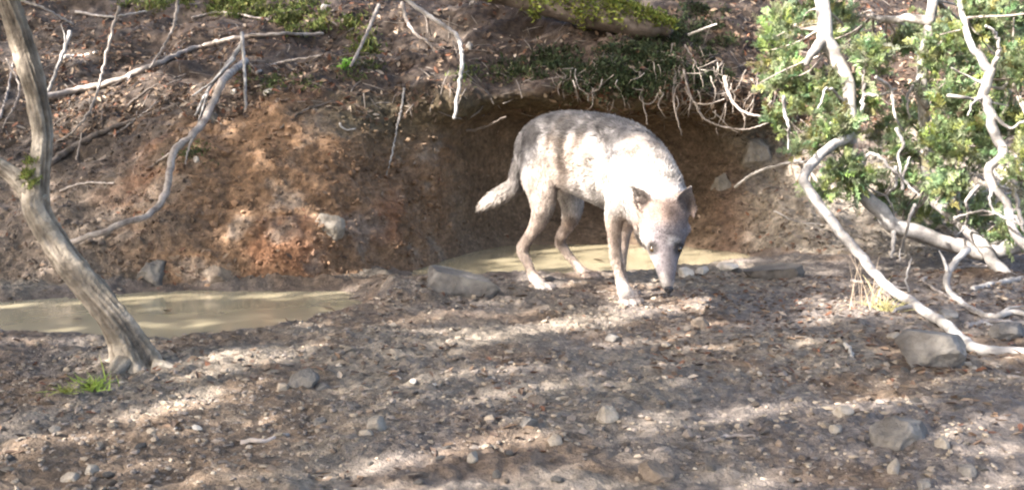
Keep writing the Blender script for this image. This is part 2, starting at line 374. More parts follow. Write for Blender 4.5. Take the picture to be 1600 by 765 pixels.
# soil colours, the hollow's darkened with painted shade
px_b = np.repeat(bpx[:, None], nr, 1); tb = np.repeat(tt[None, :], nb, 0)
Bf = BV.reshape(-1, 3)
n1 = fbm(Bf, 2.2, 4, 50).reshape(nb, nr); n2 = fbm(Bf, 6, 4, 51).reshape(nb, nr); n3 = fbm(Bf, 38, 3, 52).reshape(nb, nr)
c_clay = np.array([0.148, 0.076, 0.042]); c_och = np.array([0.160, 0.098, 0.058]); c_hum = np.array([0.040, 0.031, 0.025]); c_greyb = np.array([0.135, 0.11, 0.088]); c_olive = np.array([0.066, 0.052, 0.030]); c_rec_shade = np.array([0.105, 0.074, 0.050])
bc = np.broadcast_to(c_och, (nb, nr, 3)).copy()
def mix(c, col, m): return c*(1-m[..., None])+np.asarray(col)*m[..., None]
bc = mix(bc, c_clay, sstep(-0.1, 0.6, n1+0.35*n2))
bc = mix(bc, c_greyb, sstep(0.15, 0.8, n2-0.3*n1)*0.7)
bc = mix(bc, c_greyb*0.9, (1-sstep(120, 330, px_b+90*n2))*0.88)                   # greyer far left
up = sstep(4.1, 5.0, tb+0.45*n2+0.9*(1-sstep(180, 330, px_b))); bc = mix(bc, c_hum, up*0.9)                     # humus on top
bc = mix(bc, c_olive, sstep(480, 620, px_b+50*n2)*(1-sstep(1180, 1260, px_b))*sstep(3.0, 4.1, tb+0.3*n1)*(1-sstep(4.7, 5.2, tb))*0.8)
rec = sstep(670, 730, px_b+15*n2)*(1-sstep(1090, 1160, px_b))*(1-sstep(4.2, 4.6, tb)); bc = mix(bc, c_rec_shade, rec*0.9)  # brown hollow wall, with the shade under the overhang mixed into its colour
rt = sstep(1090, 1200, px_b); bc = mix(bc, np.array([0.155, 0.135, 0.11]), rt*(1-sstep(4.2, 4.9, tb))*0.9)
bc = bc*(1+0.30*n3[..., None])*(1+0.25*n2[..., None])
i, j = np.meshgrid(np.arange(nb-1), np.arange(nr-1), indexing='ij')
bq = np.stack([i*nr+j, (i+1)*nr+j, (i+1)*nr+j+1, i*nr+j+1], -1).reshape(-1, 4)
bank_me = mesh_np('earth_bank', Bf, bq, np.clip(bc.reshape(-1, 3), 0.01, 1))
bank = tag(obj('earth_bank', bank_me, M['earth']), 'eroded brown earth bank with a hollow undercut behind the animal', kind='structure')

# terrain ray casting
def bvh_np(V, q): return BVHTree.FromPolygons([tuple(v) for v in V], [tuple(int(x) for x in f) for f in q])
cgx, cgy = np.meshgrid(np.linspace(-5, 5, 300), np.linspace(0.8, 7.4, 300), indexing='xy'); CG = np.column_stack([cgx.ravel(), cgy.ravel()]); CGV = np.column_stack([CG, ground_z(CG)[0]])
i, j = np.meshgrid(np.arange(299), np.arange(299), indexing='ij'); cgq = np.stack([i*300+j, i*300+j+1, (i+1)*300+j+1, (i+1)*300+j], -1).reshape(-1, 4)
BV_G = bvh_np(CGV, cgq); BV_B = bvh_np(Bf, bq)
ORIG = Vector((0, 0, CAMZ))
def hit(px, py, lift=0.0):
    """the place on the terrain seen at a pixel: point, normal"""
    d = Vector(ray(px, py)).normalized(); best = None
    for T in (BV_G, BV_B):
        r = T.ray_cast(ORIG, d)
        if r[0] is not None and (best is None or r[3] < best[3]): best = r
    if best is None: return at(px, py, 6.0), np.array([0, -0.6, 0.8])
    n = np.array(best[1]);
    if n@np.array(d) > 0: n = -n
    return np.array(best[0])+n*lift, n
def on(pts, lift=0.0): return np.array([hit(p[0], p[1], lift)[0] for p in pts])

# ------------------------------------------------------------------ water
for k, poly in enumerate(POOLS):
    c = poly.mean(0); big = c+(poly-c)*1.0
    d = unit(poly-c); big = poly+d*0.16
    cen = np.array([c[0], c[1], WZ])
    n = len(big); R = 6
    ring = np.concatenate([np.column_stack([c+(big-c)*(r/R), np.full(n, 0.0)]) for r in range(1, R+1)])-np.array([c[0], c[1], 0])
    V = np.vstack([[0, 0, 0], ring]); js = np.arange(n); j2 = (js+1) % n
    tri = np.stack([np.zeros(n, int), 1+js, 1+j2], 1); qs = np.vstack([np.stack([1+r*n+js, 1+(r+1)*n+js, 1+(r+1)*n+j2, 1+r*n+j2], 1) for r in range(R-1)])
    w = obj('water', mesh_np('water', V, [qs, tri]), M['water'], None, cen)
    tag(w, ['long still muddy puddle under the bank at left', 'muddy green pool in the hollow behind the animal'][k], kind='structure')
# ------------------------------------------------------------------ wolf
WOLF_L = unit(np.array([0.81, 0.585, 0.0]))       # its left, away from the lens
def loft_geo(rows, lat, n=None, sides=28):
    """rows: (x,y,z, half width along lat, half height) ; elliptical sections"""
    R = np.asarray(rows, float)
    if n is None: n = len(R)*7
    S = catmull(R, n); C = S[:, :3]; T = unit(np.gradient(C, axis=0))
    A = lat[None]-T*(T@lat)[:, None]; A = unit(A); B = unit(np.cross(T, A))
    th = np.linspace(0, 2*math.pi, sides, endpoint=False)
    w = np.maximum(S[:, 3], 0.003); h = np.maximum(S[:, 4], 0.003)
    V = (C[:, None]+A[:, None]*(np.cos(th)[None, :, None]*w[:, None, None])+B[:, None]*(np.sin(th)[None, :, None]*h[:, None, None])).reshape(-1, 3)
    i, j = np.meshgrid(np.arange(n-1), np.arange(sides), indexing='ij'); j2 = (j+1) % sides
    q = np.stack([i*sides+j, i*sides+j2, (i+1)*sides+j2, (i+1)*sides+j], -1).reshape(-1, 4)
    # rounded ends
    V = np.vstack([V, C[0]-T[0]*min(w[0], h[0])*0.7, C[-1]+T[-1]*min(w[-1], h[-1])*0.7]); a, b = n*sides, n*sides+1
    js = np.arange(sides); j2 = (js+1) % sides
    tri = np.vstack([np.stack([j2, js, np.full(sides, a)], 1), np.stack([(n-1)*sides+js, (n-1)*sides+j2, np.full(sides, b)], 1)])
    return V, q, tri
def W_(px, py, Y, w, h): return [*at(px, py, Y), w, h]
def ell_geo(c, r, lat=None, fwd=None):
    V, Fc = ico(2); V = V*np.asarray(r)[None]
    if fwd is not None:
        f = unit(np.asarray(fwd, float)); l = unit(np.asarray(lat, float)-f*(f@lat)); u_ = np.cross(l, f)
        V = V[:, :1]*l+V[:, 1:2]*f+V[:, 2:]*u_
    return V+np.asarray(c)[None], np.zeros((0, 4), int), Fc
FWD = np.array([0.585, -0.81, 0.0])
torso = [W_(824,246,4.55,.050,.065), W_(835,238,4.50,.080,.100), W_(853,233,4.43,.105,.125), W_(880,227,4.33,.110,.128), W_(912,233,4.22,.115,.138), W_(945,245,4.12,.128,.152),
         W_(978,262,4.02,.130,.158), W_(1002,277,3.93,.112,.138), W_(1020,293,3.85,.092,.115), W_(1032,310,3.78,.078,.098), W_(1040,330,3.72,.075,.085)]
near_hind = [W_(842,240,4.36,.075,.09), W_(842,272,4.33,.070,.082), W_(847,298,4.29,.058,.066), W_(848,320,4.26,.046,.053), W_(843,342,4.26,.032,.038), W_(832,362,4.29,.022,.027), W_(820,380,4.335,.020,.026),
             W_(816,391,4.35,.021,.027), W_(823,408,4.335,.018,.021), W_(831,426,4.32,.018,.020), W_(838,438,4.30,.024,.022), W_(846,444,4.27,.030,.022)]
far_hind = [W_(872,240,4.52,.07,.085), W_(885,280,4.52,.060,.072), W_(893,312,4.49,.048,.056), W_(893,334,4.49,.038,.044), W_(886,354,4.53,.024,.029), W_(876,370,4.59,.020,.026),
            W_(876,381,4.605,.020,.025), W_(889,399,4.595,.017,.020), W_(902,415,4.58,.017,.019), W_(910,424,4.565,.023,.021), W_(918,429,4.54,.028,.021)]
near_fore = [W_(985,262,3.93,.045,.085), W_(982,292,3.90,.050,.078), W_(968,318,3.93,.044,.060), W_(960,340,3.95,.034,.040), W_(960,365,3.955,.026,.028), W_(961,388,3.96,.023,.025), W_(963,404,3.965,.0245,.026), W_(966,420,3.97,.020,.021),
             W_(971,440,3.97,.020,.021), W_(976,454,3.955,.028,.024), W_(982,465,3.93,.036,.024)]
far_fore = [W_(1020,275,4.08,.045,.075), W_(1012,305,4.10,.042,.058), W_(992,330,4.15,.036,.044), W_(978,355,4.18,.027,.030), W_(972,385,4.18,.024,.025), W_(970,410,4.18,.022,.022), W_(971,435,4.18,.021,.021), W_(974,449,4.17,.027,.022), W_(978,456,4.14,.032,.022)]
tail = [W_(822,246,4.54,.045,.045), W_(813,268,4.59,.040,.040), W_(806,288,4.62,.035,.036), W_(790,300,4.64,.034,.035), W_(772,311,4.65,.033,.033), W_(760,318,4.65,.025,.025), W_(752,323,4.65,.016,.016), W_(747,327,4.65,.006,.006)]
HL = unit(np.array([0.985, 0.17, 0.05]))          # head's own side axis
head = [W_(1039,322,3.72,.070,.075), W_(1039,338,3.69,.076,.080), W_(1039,356,3.665,.073,.078), W_(1039,374,3.645,.068,.070), W_(1039,390,3.625,.0575,.060), W_(1040,404,3.605,.043,.051), W_(1041,418,3.585,.034,.042), W_(1042,432,3.568,.026,.034), W_(1043,443,3.556,.020,.027), W_(1044,451,3.548,.015,.020)]
jaw = [W_(1037,385,3.69,.042,.045), W_(1040,412,3.63,.028,.030), W_(1042,436,3.595,.016,.018)]
chest = [W_(985,290,3.96,.10,.10), W_(1002,308,3.92,.085,.10), W_(1014,322,3.86,.070,.085), W_(1020,335,3.80,.055,.065)]
ruff = [W_(1010,305,3.83,.09,.09), W_(1022,335,3.77,.080,.08), W_(1022,362,3.73,.058,.06), W_(1026,380,3.71,.04,.04)]
belly = [W_(868,262,4.36,.08,.06), W_(895,268,4.27,.09,.072), W_(930,278,4.16,.10,.085), W_(965,288,4.05,.10,.095)]
geos = [loft_geo(torso, WOLF_L, 90, 36), loft_geo(near_hind, WOLF_L), loft_geo(far_hind, WOLF_L), loft_geo(near_fore, WOLF_L), loft_geo(far_fore, WOLF_L), loft_geo(tail, WOLF_L),
        loft_geo(head, HL), loft_geo(jaw, HL), loft_geo(chest, WOLF_L), loft_geo(ruff, HL), loft_geo(belly, WOLF_L)]
# brow, muzzle bridge, cheeks
for (px, py, Y, r) in ((1023, 377, 3.605, .019), (1057, 377, 3.605, .019), (1013, 358, 3.665, .026), (1067, 358, 3.67, .026)):
    geos.append(ell_geo(at(px, py, Y), (r, r, r)))
# toes
def toes(c, fwd, w, n_up=0.0):
    f = unit(np.array(fwd)); l = np.array([-f[1], f[0], 0]); out = []
    for k, (s, e) in enumerate(((-1.35, -.004), (-.45, .010), (.45, .010), (1.35, -.004))):
        out.append(ell_geo(np.asarray(c)+l*s*w*0.5+f*e, (w*.26, w*.64, w*.36), l, f))
    return out
def floor(p, h):
    z, _ = ground_z(np.array([p[:2]])); return np.array([p[0], p[1], z[0]+h])
PAWS = [(at(853, 449, 4.245), (0.75, -0.66, 0)), (at(924, 430, 4.52), (0.75, -0.66, 0)), (at(987, 471, 3.905), (0.5, -0.86, 0)), (at(984, 459, 4.11), (0.5, -0.86, 0))]
for p, f in PAWS: geos += toes(p, f, .050)
# ears: thick cupped triangles
def ear(base_in, base_out, tip, back, t=.010):
    bi, bo, tp, bk = map(np.asarray, (base_in, base_out, tip, back)); m = (bi+bo)/2; rows = []
    n = 12; V = []; S = 9
    for k in range(n):
        u_ = k/(n-1); wd = (1-u_**1.9)*(1+0.25*math.sin(u_*math.pi)); c = m*(1-u_)+tp*u_
        for side in (0, 1):
            for s_ in range(S):
                v = s_/(S-1)*2-1; p = c+(bo-bi)/2*v*max(wd, .06)+bk*(1-v*v)*.030*(1-u_*0.8)+bk*side*t
                V.append(p)
    V = np.array(V); q = []
    per = 2*S
    def idx(k, side, s_): return k*per+side*S+s_
    for k in range(n-1):
        for s_ in range(S-1):
            q.append((idx(k,0,s_), idx(k,0,s_+1), idx(k+1,0,s_+1), idx(k+1,0,s_))); q.append((idx(k,1,s_+1), idx(k,1,s_), idx(k+1,1,s_), idx(k+1,1,s_+1)))
        q.append((idx(k,1,0), idx(k,0,0), idx(k+1,0,0), idx(k+1,1,0))); q.append((idx(k,0,S-1), idx(k,1,S-1), idx(k+1,1,S-1), idx(k+1,0,S-1)))
    for s_ in range(S-1):
        q.append((idx(0,0,s_+1), idx(0,0,s_), idx(0,1,s_), idx(0,1,s_+1))); q.append((idx(n-1,0,s_), idx(n-1,0,s_+1), idx(n-1,1,s_+1), idx(n-1,1,s_)))
    return V, np.array(q), np.zeros((0, 3), int)
EARS = [(at(1024, 318, 3.64), at(1006, 344, 3.652), at(978, 287, 3.65), (0.66, 0.70, 0.25)), (at(1056, 322, 3.63), at(1085, 343, 3.66), at(1082, 289, 3.67), (-0.15, 0.95, 0.25))]
for e_ in EARS: geos.append(ear(*e_))
wv, wf = merge(geos)
tmp = bpy.data.objects.new('tmp', mesh_np('tmp', wv, wf)); COL.objects.link(tmp)
md = tmp.modifiers.new('r', 'REMESH'); md.mode = 'VOXEL'; md.voxel_size = 0.0058
dg = bpy.context.evaluated_depsgraph_get(); ev = tmp.evaluated_get(dg); tm = ev.to_mesh()
V = np.empty(len(tm.vertices)*3); tm.vertices.foreach_get('co', V); V = V.reshape(-1, 3)
E = np.empty(len(tm.edges)*2, int); tm.edges.foreach_get('vertices', E); E = E.reshape(-1, 2)
q4 = np.array([tuple(p.vertices) for p in tm.polygons if len(p.vertices) == 4]); q3 = np.array([tuple(p.vertices) for p in tm.polygons if len(p.vertices) == 3]).reshape(-1, 3)
ev.to_mesh_clear(); bpy.data.objects.remove(tmp)
deg = np.bincount(E.ravel(), minlength=len(V)).astype(float)[:, None]
def lap(V, n, lam=0.55):
    for _ in range(n):
        S = np.zeros_like(V); np.add.at(S, E[:, 0], V[E[:, 1]]); np.add.at(S, E[:, 1], V[E[:, 0]]); V = V+lam*(S/deg-V)
    return V
Vs = lap(V, 14); Vl = lap(V, 3)
ppx, ppy = to_px(V)
headm = sstep(300, 316, ppy)*sstep(970, 990, ppx); pawm = sstep(425, 440, ppy)
keep = np.clip(np.maximum(headm, pawm), 0, 1)[:, None]; WV = Vs*(1-keep)+Vl*keep
faces = [f for f in (q4, q3) if len(f)]
# fur colour by place on the animal, sun and shade painted on the face
def wolf_col(P, Nn):
    x, y = to_px(P); n = fbm(P, 9, 3, 60); n2 = fbm(P, 30, 2, 61)
    cream = np.array([0.275, 0.238, 0.205]); grey = np.array([0.138, 0.128, 0.125]); tan = np.array([0.215, 0.148, 0.112]); white = np.array([0.36, 0.335, 0.312]); lav = np.array([0.122, 0.106, 0.110]); dark = np.array([0.02, 0.017, 0.015])
    c = np.broadcast_to(cream, P.shape).copy()
    top = np.interp(x, [800, 830, 860, 894, 940, 985, 1030, 1060, 1090], [250, 205, 182, 172, 177, 190, 214, 255, 300])
    d = y-top                                                   # pixels under the back line
    back = (1-sstep(25, 85, d+34*n))*(1-sstep(960, 1060, x)*0.6); c = mix(c, grey, back*0.92)
    c = mix(c, tan, sstep(0.15, 0.6, n)*0.35*(1-back))
    c = mix(c, white, sstep(255, 300, y)*(1-sstep(330, 345, y))*sstep(870, 900, x)*0.6)
    leg = sstep(325, 350, y)*(1-sstep(985, 1000, x)); c = mix(c, tan*1.15, leg*0.48); c = mix(c, white, sstep(425, 445, y)*leg*0.5)
    tl = 1-sstep(790, 815, x); c = mix(c, cream*1.05, tl*0.6); c = mix(c, grey, (1-sstep(742, 752, x))*0.3)
    hd = sstep(300, 318, y)*sstep(985, 998, x)*(P[:, 1] < 3.80)
    c = mix(c, lav, hd*np.maximum(sstep(0.1, 0.55, (1-np.abs(x-1040)/40)), sstep(1040, 1055, x))*(1-sstep(432, 444, y)*.6)*0.92)  # grey-lilac bridge, carried over the right half as painted shade
    c = mix(c, tan*0.8, hd*(1-sstep(335, 362, y))*0.75)
    c = mix(c, white, hd*sstep(12, 20, 1041-x)*sstep(385, 410, y)*0.8)  # muzzle white kept to the left, painted as the sunlit side
    c = mix(c, white, hd*sstep(0.45, 0.9, np.where(x < 1039, 1, .6)*np.abs(x-1039)/42)*sstep(348, 375, y)*(1-sstep(400, 420, y))*0.65)  # cheek white, painted weaker on the shaded right
    c = mix(c, white, hd*(1-sstep(4, 9, np.hypot((x-1052)*.7, y-376)))*.6); c = mix(c, white, hd*(1-sstep(4, 10, np.hypot(x-1036, (y-437)*.6)))*.8)
    for ex, ey in ((1020, 388), (1060, 388)):
        c = mix(c, dark, hd*(1-sstep(6, 13, np.hypot((x-ex)*1.0, (y-ey)*0.9)))*0.85)
    for (b1, b2, tp, bk) in EARS:
        m = (b1+b2)/2; mid = m*0.5+tp*0.5; near = 1-sstep(.035, .055, np.linalg.norm(P-mid, axis=1))
        inside = sstep(0.1, 0.5, -(Nn@unit(np.array(bk))))
        c = mix(c, tan*0.9, near*0.8*(1-inside)); c = mix(c, np.array([0.05, 0.038, 0.032]), near*inside*0.9)
    return np.clip(c*(1+0.18*n2[:, None]), 0.01, 0.8)
# vertex normals
tri_all = np.vstack([q4[:, [0, 1, 2]], q4[:, [0, 2, 3]]]+([q3] if len(q3) else []))
fn = np.cross(WV[tri_all[:, 1]]-WV[tri_all[:, 0]], WV[tri_all[:, 2]]-WV[tri_all[:, 0]])
WN = np.zeros_like(WV)
for k in range(3): np.add.at(WN, tri_all[:, k], fn)
WN = unit(WN)
cen = WV.mean(0)
if ((WV-cen)*WN).sum() < 0: WN = -WN; fn = -fn
root_w = thing('wolf', 'pale grey wolf standing with lowered head at the pool edge', 'wolf', floor(at(905, 455, 4.25), 0))
rl = np.array(root_w.location)
body = obj('body', mesh_np('body', WV-rl, faces, wolf_col(WV, WN)), M['hide'], root_w)
WB = bvh_np(WV, tri_all)
# fur: short tapered blades following the lie of the coat
segs = []
def add_seg(rows, ln, rev=False):
    P = np.array([r[:3] for r in rows]); 
    for a_, b_ in zip(P[:-1], P[1:]): segs.append((a_, b_, (a_-b_ if rev else b_-a_), ln))
add_seg(torso, .029, True); add_seg(near_hind, .014); add_seg(far_hind, .014); add_seg(near_fore, .011); add_seg(far_fore, .011); add_seg(tail, .025); add_seg(head, .008, True); add_seg(chest, .035); add_seg(belly, .028, True)
ar = np.linalg.norm(fn, axis=1)/2; NF = 90000
ti = rng.choice(len(tri_all), NF, p=ar/ar.sum()); u1, u2 = rng.random(NF), rng.random(NF); fl = u1+u2 > 1; u1[fl], u2[fl] = 1-u1[fl], 1-u2[fl]
ta = tri_all[ti]; FP = WV[ta[:, 0]]+(WV[ta[:, 1]]-WV[ta[:, 0]])*u1[:, None]+(WV[ta[:, 2]]-WV[ta[:, 0]])*u2[:, None]; FN = unit(fn[ti])
bd = np.full(NF, 9.0); fdir = np.zeros((NF, 3)); fl_ = np.zeros(NF)
for a_, b_, dv, ln in segs:
    e = b_-a_; t = np.clip(((FP-a_)@e)/(e@e), 0, 1); dd = np.linalg.norm(FP-a_-t[:, None]*e, axis=1)
    m = dd < bd; bd[m] = dd[m]; fdir[m] = unit(dv); fl_[m] = ln
fdir = fdir+np.array([0, 0, -0.35])+rng.normal(0, .28, (NF, 3))
fdir = unit(fdir-FN*(fdir*FN).sum(1)[:, None])
fx, fy = to_px(FP)
lnn = fl_*rng.uniform(0.6, 1.25, NF); face_m = sstep(372, 392, fy)*(fx > 1000)*(FP[:, 1] < 3.75); lnn = lnn*(1-0.45*face_m)
lnn = np.where((fy > 436) & (fx < 1005), 0.008, lnn)
for (b1, b2, tp, bk) in EARS:
    m_ = (b1+b2)/2; near_ = np.minimum(np.linalg.norm(FP-(m_*.35+tp*.65), axis=1), np.linalg.norm(FP-(m_*.75+tp*.25), axis=1)) < .034; lnn = np.where(near_, .006, lnn)
guard = (rng.random(NF) < .06) & (fl_ > .02); lnn = np.where(guard, lnn*1.2, lnn); lift = np.where(guard, rng.uniform(.25, .42, NF), rng.uniform(.16, .42, NF))
p0 = FP-FN*.002; mid_ = FP+(fdir*.55+FN*lift[:, None]*.8)*lnn[:, None]; tip_ = FP+(fdir+FN*lift[:, None]*.75)*lnn[:, None]
side = unit(np.cross(fdir, FN))*(rng.uniform(.0010, .0019, NF)[:, None])
FV = np.stack([p0-side, p0+side, mid_+side*.8, mid_-side*.8, tip_], 1).reshape(-1, 3)
bi = np.arange(NF)*5
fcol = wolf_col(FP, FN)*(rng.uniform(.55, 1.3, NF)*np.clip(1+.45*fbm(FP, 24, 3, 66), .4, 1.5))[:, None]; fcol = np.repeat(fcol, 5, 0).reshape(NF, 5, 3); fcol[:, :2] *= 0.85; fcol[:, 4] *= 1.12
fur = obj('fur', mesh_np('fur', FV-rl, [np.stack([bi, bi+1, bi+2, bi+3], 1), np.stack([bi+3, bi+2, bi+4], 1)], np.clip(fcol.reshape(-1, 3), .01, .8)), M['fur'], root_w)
fur['kind'] = 'stuff'
def wolf_hit(px, py):
    d = Vector(ray(px, py)).normalized(); r = WB.ray_cast(ORIG, d); return (np.array(r[0]), np.array(d)) if r[0] is not None else (at(px, py, 3.6), np.array(d))
ev_, ef_ = ico(2)
eye_me = mesh_np('eye', ev_*np.array([.011, .009, .0105]), ef_)
for ex, ey in ((1020, 389), (1060, 389)):
    p, d = wolf_hit(ex, ey); obj('eye', eye_me, M['eye'], root_w, p+d*.0065-rl)
p, d = wolf_hit(1044, 450)
nv, nf_ = ico(3); nv = nv*np.array([.0165, .015, .014]); nv[:, 0] *= 1-0.35*(nv[:, 2] < 0)*np.abs(nv[:, 2])/.015
for s in (-1, 1):
    dd = np.linalg.norm(nv-np.array([s*.0085, -.014, -.002]), axis=1); nv[:, 1] += .008*np.exp(-(dd/.0045)**2)
obj('nose', mesh_np('nose', nv, nf_), M['nose'], root_w, p+d*.004+np.array([.002, 0, -.004])-rl)
# ------------------------------------------------------------------ leaning tree at left
def tube_obj(name, P, R, mat, parent=None, origin=None, **kw):
    g = tube_geo(P, R, **kw); V, f = merge([g]); o0 = np.array(P[0]) if origin is None else np.asarray(origin)
    return obj(name, mesh_np(name, V-o0, f), mat, parent, o0 if parent is None else None)
tb0 = hit(218, 578)[0]
lean = thing('leaning_tree', 'leaning grey forked tree trunk beside the long puddle', 'tree', tb0)
tp = [(230,616,2.95,.085),(219,584,2.96,.068),(200,535,2.97,.055),(172,490,2.97,.048),(138,448,2.975,.0455),(108,413,2.98,.044),(82,375,2.99,.0425),(62,340,3.0,.0415),(55,308,3.0,.040),(60,268,3.01,.033),(66,215,3.02,.030),(60,165,3.03,.031),(48,110,3.04,.033),(30,50,3.05,.033),(14,0,3.06,.032),(-20,-100,3.08,.032),(-45,-220,3.1,.03),(-150,-480,3.1,.027),(-180,-900,3.0,.02)]
TP = np.array([at(*p[:3]) for p in tp]); TR = np.array([p[3] for p in tp])*np.interp(np.arange(len(tp)), [0, 3, 19], [1.05, .86, .80])
V, q, t, c = grain_tube(TP, TR, 56, 460, 3); trunk = obj('trunk', mesh_np('trunk', V-tb0, [q, t], c), M['bark_grain'], lean)
fk = [(60,318,3.0,.036),(40,292,3.0,.033),(20,272,2.99,.028),(-10,252,2.97,.026),(-70,205,2.93,.025),(-190,60,2.9,.022),(-330,-250,2.8,.018)]
FK = np.array([at(*p[:3]) for p in fk]); V, q, t, c = grain_tube(FK, [p[3]*.85 for p in fk], 40, 160, 8); obj('limb', mesh_np('limb', V-tb0, [q, t], c), M['bark_grain'], lean)
for k, (pp, r) in enumerate((([(205,560,2.95),(188,572,2.90),(168,583,2.86)], .026), ([(240,575,2.95),(262,578,2.95),(285,584,2.94)], .020), ([(205,570,3.0),(182,566,3.03),(160,566,3.06)], .018))):
    P = np.array([at(*p) for p in pp]); P[-1][2] = -0.02; V, q, t, c = grain_tube(P, [r*1.3, r, r*.4], 20, 30, 30+k); obj('root', mesh_np('root', V-tb0, [q, t], c), M['bark_grain'], lean)

def blades_geo(C, Nn, n, spread, ln, wd, up=0.7, seed=0):
    """n small tapered blades scattered about the points C with normals Nn"""
    r = np.random.default_rng(seed); k = r.integers(0, len(C), n); P = C[k]+r.normal(0, spread, (n, 3)); Nk = Nn[k]
    P = P-Nk*((P-C[k])*Nk).sum(1)[:, None]*0.7
    d = unit(Nk*up+r.normal(0, .6, (n, 3))); s = unit(np.cross(d, r.normal(size=(n, 3))))*wd*r.uniform(.6, 1.3, n)[:, None]
    L = ln*r.uniform(.5, 1.4, n)[:, None]
    V = np.stack([P-s, P+s, P+d*L*.6+s*.9, P+d*L*.6-s*.9, P+d*L], 1).reshape(-1, 3); b = np.arange(n)*5
    return V, np.stack([b, b+1, b+2, b+3], 1), np.stack([b+3, b+2, b+4], 1)
def colour_blades(n, per, base, var, seed):
    r = np.random.default_rng(seed); c = np.asarray(base)[None]*(1+var*r.normal(size=(n, 1))); c = c*(1+0.08*r.normal(size=(n, 3))); return np.repeat(np.clip(c, .008, .7), per, 0)
# moss in the fork
mc = np.array([at(48, 268, 2.985), at(52, 285, 2.97), at(50, 250, 2.99), at(42, 272, 2.975)]); mn = np.tile(np.array([[-.3, -.5, .8]]), (4, 1))
V, q, t = blades_geo(mc, mn, 700, .010, .010, .0018, seed=4); obj('moss', mesh_np('moss', V-tb0, [q, t], colour_blades(700, 5, (.13, .15, .04), .25, 1)), M['moss'], trunk)

# ------------------------------------------------------------------ roots, branches and sticks
def stick(name, label, cat, pts, r0, r1, mat, sides=8, wob=.004, rough=.12, group=None, forks=(), lift=None, seed=0, nsc=30):
    """pts: (px,py,Y) or (px,py) for lying on the terrain; forks: lists of points starting on the stick"""
    def wp(L, lf): return np.array([at(*p) if len(p) == 3 else hit(p[0], p[1], lf)[0] for p in L])
    P = wp(pts, r0*0.5 if lift is None else lift); o0 = P[0]; n = len(P)
    g = [tube_geo(P, np.linspace(r0, r1, n), sides=sides, rough=rough, nsc=nsc, wob=wob, seed=seed)]
    if not forks:
        V, f = merge(g); return tag(obj(name, mesh_np(name, V-o0, f), mat, None, o0), label, cat, group)
    root = thing(name, label, cat, o0, group); V, f = merge(g); obj('stem', mesh_np('stem', V-o0, f), mat, root)
    for k, fo in enumerate(forks):
        fp, fr = (fo[:-1], fo[-1]) if not isinstance(fo[-1], tuple) else (fo, r1)
        P2 = wp(fp, fr); g2 = tube_geo(P2, np.linspace(fr, fr*.35, len(P2)), sides=max(5, sides-2), rough=rough, wob=wob*.6, seed=seed+k+1); V, f = merge([g2]); obj('side_branch', mesh_np('side_branch', V-o0, f), mat, root)
    return root
stick('root', 'thick grey root curving down the bank into a long S', 'root', [(384,98),(352,122,5.35),(335,155,5.22),(318,190,5.1),(300,212,5.0),(272,236,4.9),(262,290,4.75),(250,318,4.68),(228,338,4.6),(200,345,4.55),(160,362,4.5),(110,378,4.5)], .019, .012, M['root'], 10, .004, seed=1,
      forks=[[(318,190,5.1),(297,225,4.95),(289,256,4.88),.008],[(272,236,4.9),(250,252),(228,268),.006]])
stick('branch', 'long pale-grey dead branch lying across the leafy slope', 'branch', [(60,158),(120,146),(180,132),(250,102),(320,76),(400,60),(505,58)], .020, .010, M['root'], 9, .006, seed=2, lift=.02)
stick('root', 'dark low root arching over the slope behind the leaning trunk', 'root', [(82,258),(110,236),(150,214),(210,190),(280,166)], .018, .009, M['root_dark'], 9, .005, seed=3, lift=.012)
stick('stick', 'thin pale stick slanting from the top left corner', 'stick', [(28,0,6.6),(66,12,6.6),(114,38,6.7)], .009, .005, M['bark_pale'], 7, seed=4)
stick('stick', 'short bleached stub pointing down beside the leaning trunk', 'stick', [(110,50,6.0),(98,85,5.9),(75,142,5.75)], .012, .007, M['bark_pale'], 8, seed=5, forks=[[(98,85,5.9),(102,62,5.95),(95,38,6.0),.006]])
stick('stick', 'thin bent twig standing up from the slope left of the long branch', 'stick', [(186,10,5.9),(168,75,5.85),(150,150,5.7),(122,198,5.6),(88,224,5.6)], .008, .005, M['root'], 7, .004, seed=6)
stick('stick', 'slim brown twig curving down from the top edge', 'stick', [(277,-10,6.2),(274,30,6.15),(262,62,6.1),(234,106,6.0)], .010, .005, M['root'], 7, .004, seed=7)
stick('stick', 'straight bleached stick hanging beside the thick root', 'stick', [(378,52,5.75),(382,110,5.55),(385,188,5.3)], .010, .007, M['bark_pale'], 8, .002, seed=8)
stick('branch', 'bundle of pale crossing dead twigs at the head of the thick root', 'branch', [(378,70,5.7),(350,108,5.55),(326,140,5.4),(305,180,5.2)], .012, .006, M['bark_pale'], 8, .003, seed=9, forks=[[(366,92,5.6),(335,125,5.4),(312,142,5.35),(300,150,5.3),.008],[(326,140,5.4),(310,190,5.15),(292,235,5.0),.006]])
